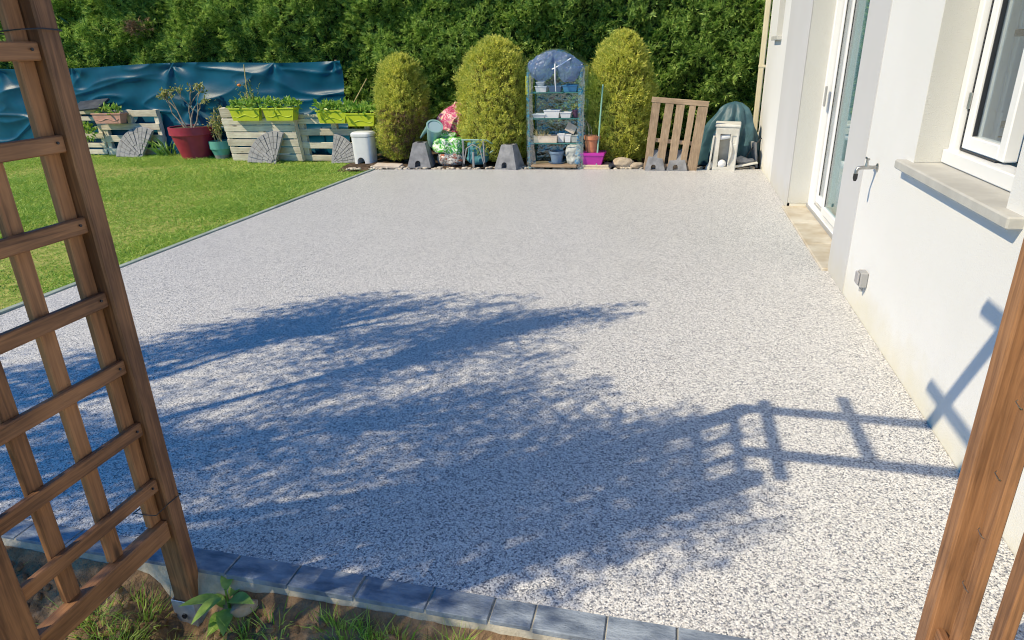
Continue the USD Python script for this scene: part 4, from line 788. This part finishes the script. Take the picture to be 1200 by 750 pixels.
# draped tarpaulin and discarded white cabinet by the house corner
def drape(u, v_):
    # u angle, v height
    h = .84; k = 1 - v_; fold = .055*np.sin(u*9 + 1.2*np.sin(v_*5))*k**.6 + .04*np.sin(u*15 + 2)*k
    top = (.012 + .35*np.sqrt(np.clip(1 - v_**1.7, 0, 1)))
    rx, ry = top*1.06 + fold, top*.62 + fold*.8
    z = h*v_ + .05*np.sin(u*2 + .6)*np.clip(v_*1.5, 0, 1)*(1 - v_)
    P = np.stack([rx*np.cos(u) - .02 + .10*v_, ry*np.sin(u), z], 1)
    d = np.stack([meshkit.fbm(P*6 + 3*q, 3, 90 + q) - .5 for q in range(3)], 1)
    return P + .05*d*np.array([1, 1, .6])
dt = thing('draped_tarpaulin', 'blue-green tarpaulin draped over a heap by the house corner', 'tarpaulin', (.66, 9.86, 0))
obj('cloth', grid(drape, np.linspace(0, 2*math.pi, 130), np.linspace(0, 1, 44)), 'tarp_teal', dt, smooth=True)
cb = thing('white_cabinet', 'discarded whitish plastic casing with an open front and dished inside', 'casing', (.625, 9.42, 0), rz=-.08, tilt=(.10, .03))
w, d_, h = .30, .20, .57
outm = to_man(cbox(-w/2, -d_/2, 0, w/2, d_/2, h, .012)); insm = to_man(box(-w/2 + .065, -d_/2 - .1, .05, w/2 - .105, d_/2 - .02, h - .085)); ins2 = to_man(cbox(w/2 - .085, -d_/2 - .05, h*.62, w/2 - .03, -d_/2 + .012, h*.82, .004))
obj('shell', outm - insm - ins2, 'aged_white', cb)
obj('lid', cbox(-w/2 - .012, -d_/2 - .01, h + .002, w/2 + .006, d_/2 + .03, h + .035, .008), 'aged_white', cb)
obj('inner_roll', cat_([tube([(-.085, -.05, .43), (.04, -.05, .455)], .035, 14), tr(tr(ico(2), s=(.06, .05, .055)), (-.03, -.06, .085))]), 'white_plastic', cb, smooth=40)
obj('side_flap', tr(cbox(-.012, -.10, 0, .012, .06, .46, .004), (-w/2 - .035, -.02, .0), rotm(0, .05, 0)), 'aged_white', cb)
obj('curved_edge', tube([(w/2 - .098, -d_/2 - .004, .10), (w/2 - .075, -d_/2 - .02, .22), (w/2 - .072, -d_/2 - .02, .30), (w/2 - .098, -d_/2 - .004, .40)], .012, 8), 'aged_white', cb, smooth=40)
obj('plastic_plank', tr(cbox(-.19, -.03, -.012, .19, .03, .012, .005), (.87, 9.40, .055), rotm(0, -.17, .12)), 'aged_white', label='pale plastic plank lying against the white casing', cat='plank')
obj('white_scrap', tr(crumple(ico(2), .2, 2, 6), (.44, 9.36, .05), rotm(0, .5, 0), (.035, .04, .08)), 'aged_white', smooth=40, label='small white scrap at the foot of the white casing', cat='scrap')
obj('dark_panel', tr(cbox(-.02, -.13, 0, .012, .13, .34, .004), (1.05, 9.72, -.01), rotm(0, -.16, .2)), 'grey_plastic', label='dark grey panel leaning against the house corner', cat='panel')
obj('metal_bar', tube([(.86, 9.62, .0), (.97, 9.64, .22), (1.10, 9.66, .38)], .009, 7), 'iron_wire', label='thin dark metal bar leaning to the house wall', cat='bar')
obj('grey_rag', crumple(tr(ico(3), (.90, 9.55, .09), None, (.12, .09, .07)), .05, 9, 88), 'grey_plastic', smooth=40, label='bunched grey rag heaped beside the pale plank', cat='rag')
# ------------------------------------------------ near plant and stone in the earth
pl = thing('young_plant', 'young plant with pointed green leaves beside the arch post', 'plant', (-1.27, 1.315, -.14))
r = np.random.default_rng(5); a = np.linspace(0, 2*math.pi, 15)[:-1] + r.normal(0, .2, 14); el = r.uniform(.1, .5, 14)
D = np.stack([np.cos(a)*np.cos(el), np.sin(a)*np.cos(el), np.sin(el)], 1)
def bigleaf(p, d, L, W):
    u = np.linspace(0, 1, 8); s = unit(np.cross(d, [0, 0, 1.])); nn = np.cross(s, d); wv = W*np.sin(math.pi*u**.8)**.9*(1 - u*.15)
    c_ = p + np.outer(u*L, d) - np.outer((u**2)*L*.28, nn)*1.0
    V = np.stack([c_ - np.outer(wv/2, s) + np.outer(wv*.22, nn), c_, c_ + np.outer(wv/2, s) + np.outer(wv*.22, nn)], 1).reshape(-1, 3); F = []
    for i in range(7):
        for k in range(2): q = i*3 + k; F += [[q, q + 3, q + 1], [q + 1, q + 3, q + 4]]
    return V, np.array(F)
for k in range(14):
    base = np.array([0, 0, .02 + .09*(k % 5)/4]) + D[k]*.012
    obj('leaf', bigleaf(base, D[k], r.uniform(.08, .13), r.uniform(.038, .055)), 'young_leaf', pl, smooth=True)
obj('stem', tube([(0, 0, -.05), (.004, 0, .06), (0, .004, .13)], [.006, .005, .003], 7), 'weed_leaf', pl)
for k, (x, y, s, m, lab) in enumerate(((-.585, 1.20, (.032, .02, .016), 'concrete_light', 'pale grey pebble on the earth just below the slate edging'), (-1.20, 1.31, (.05, .022, .026), 'rock', 'broken tan stone leaning behind the young plant'), (-.96, 1.235, (.028, .02, .016), 'rock', 'small brown stone on the earth among grass tufts'))):
    obj('stone', tr(crumple(ico(3), .22, 1.5, 120 + k), (x, y, soil_z(np.array([x]), np.array([y]))[0] + s[2]*.5), rotm(.2, .3, k), s), m, smooth=40, label=lab, cat='stone')
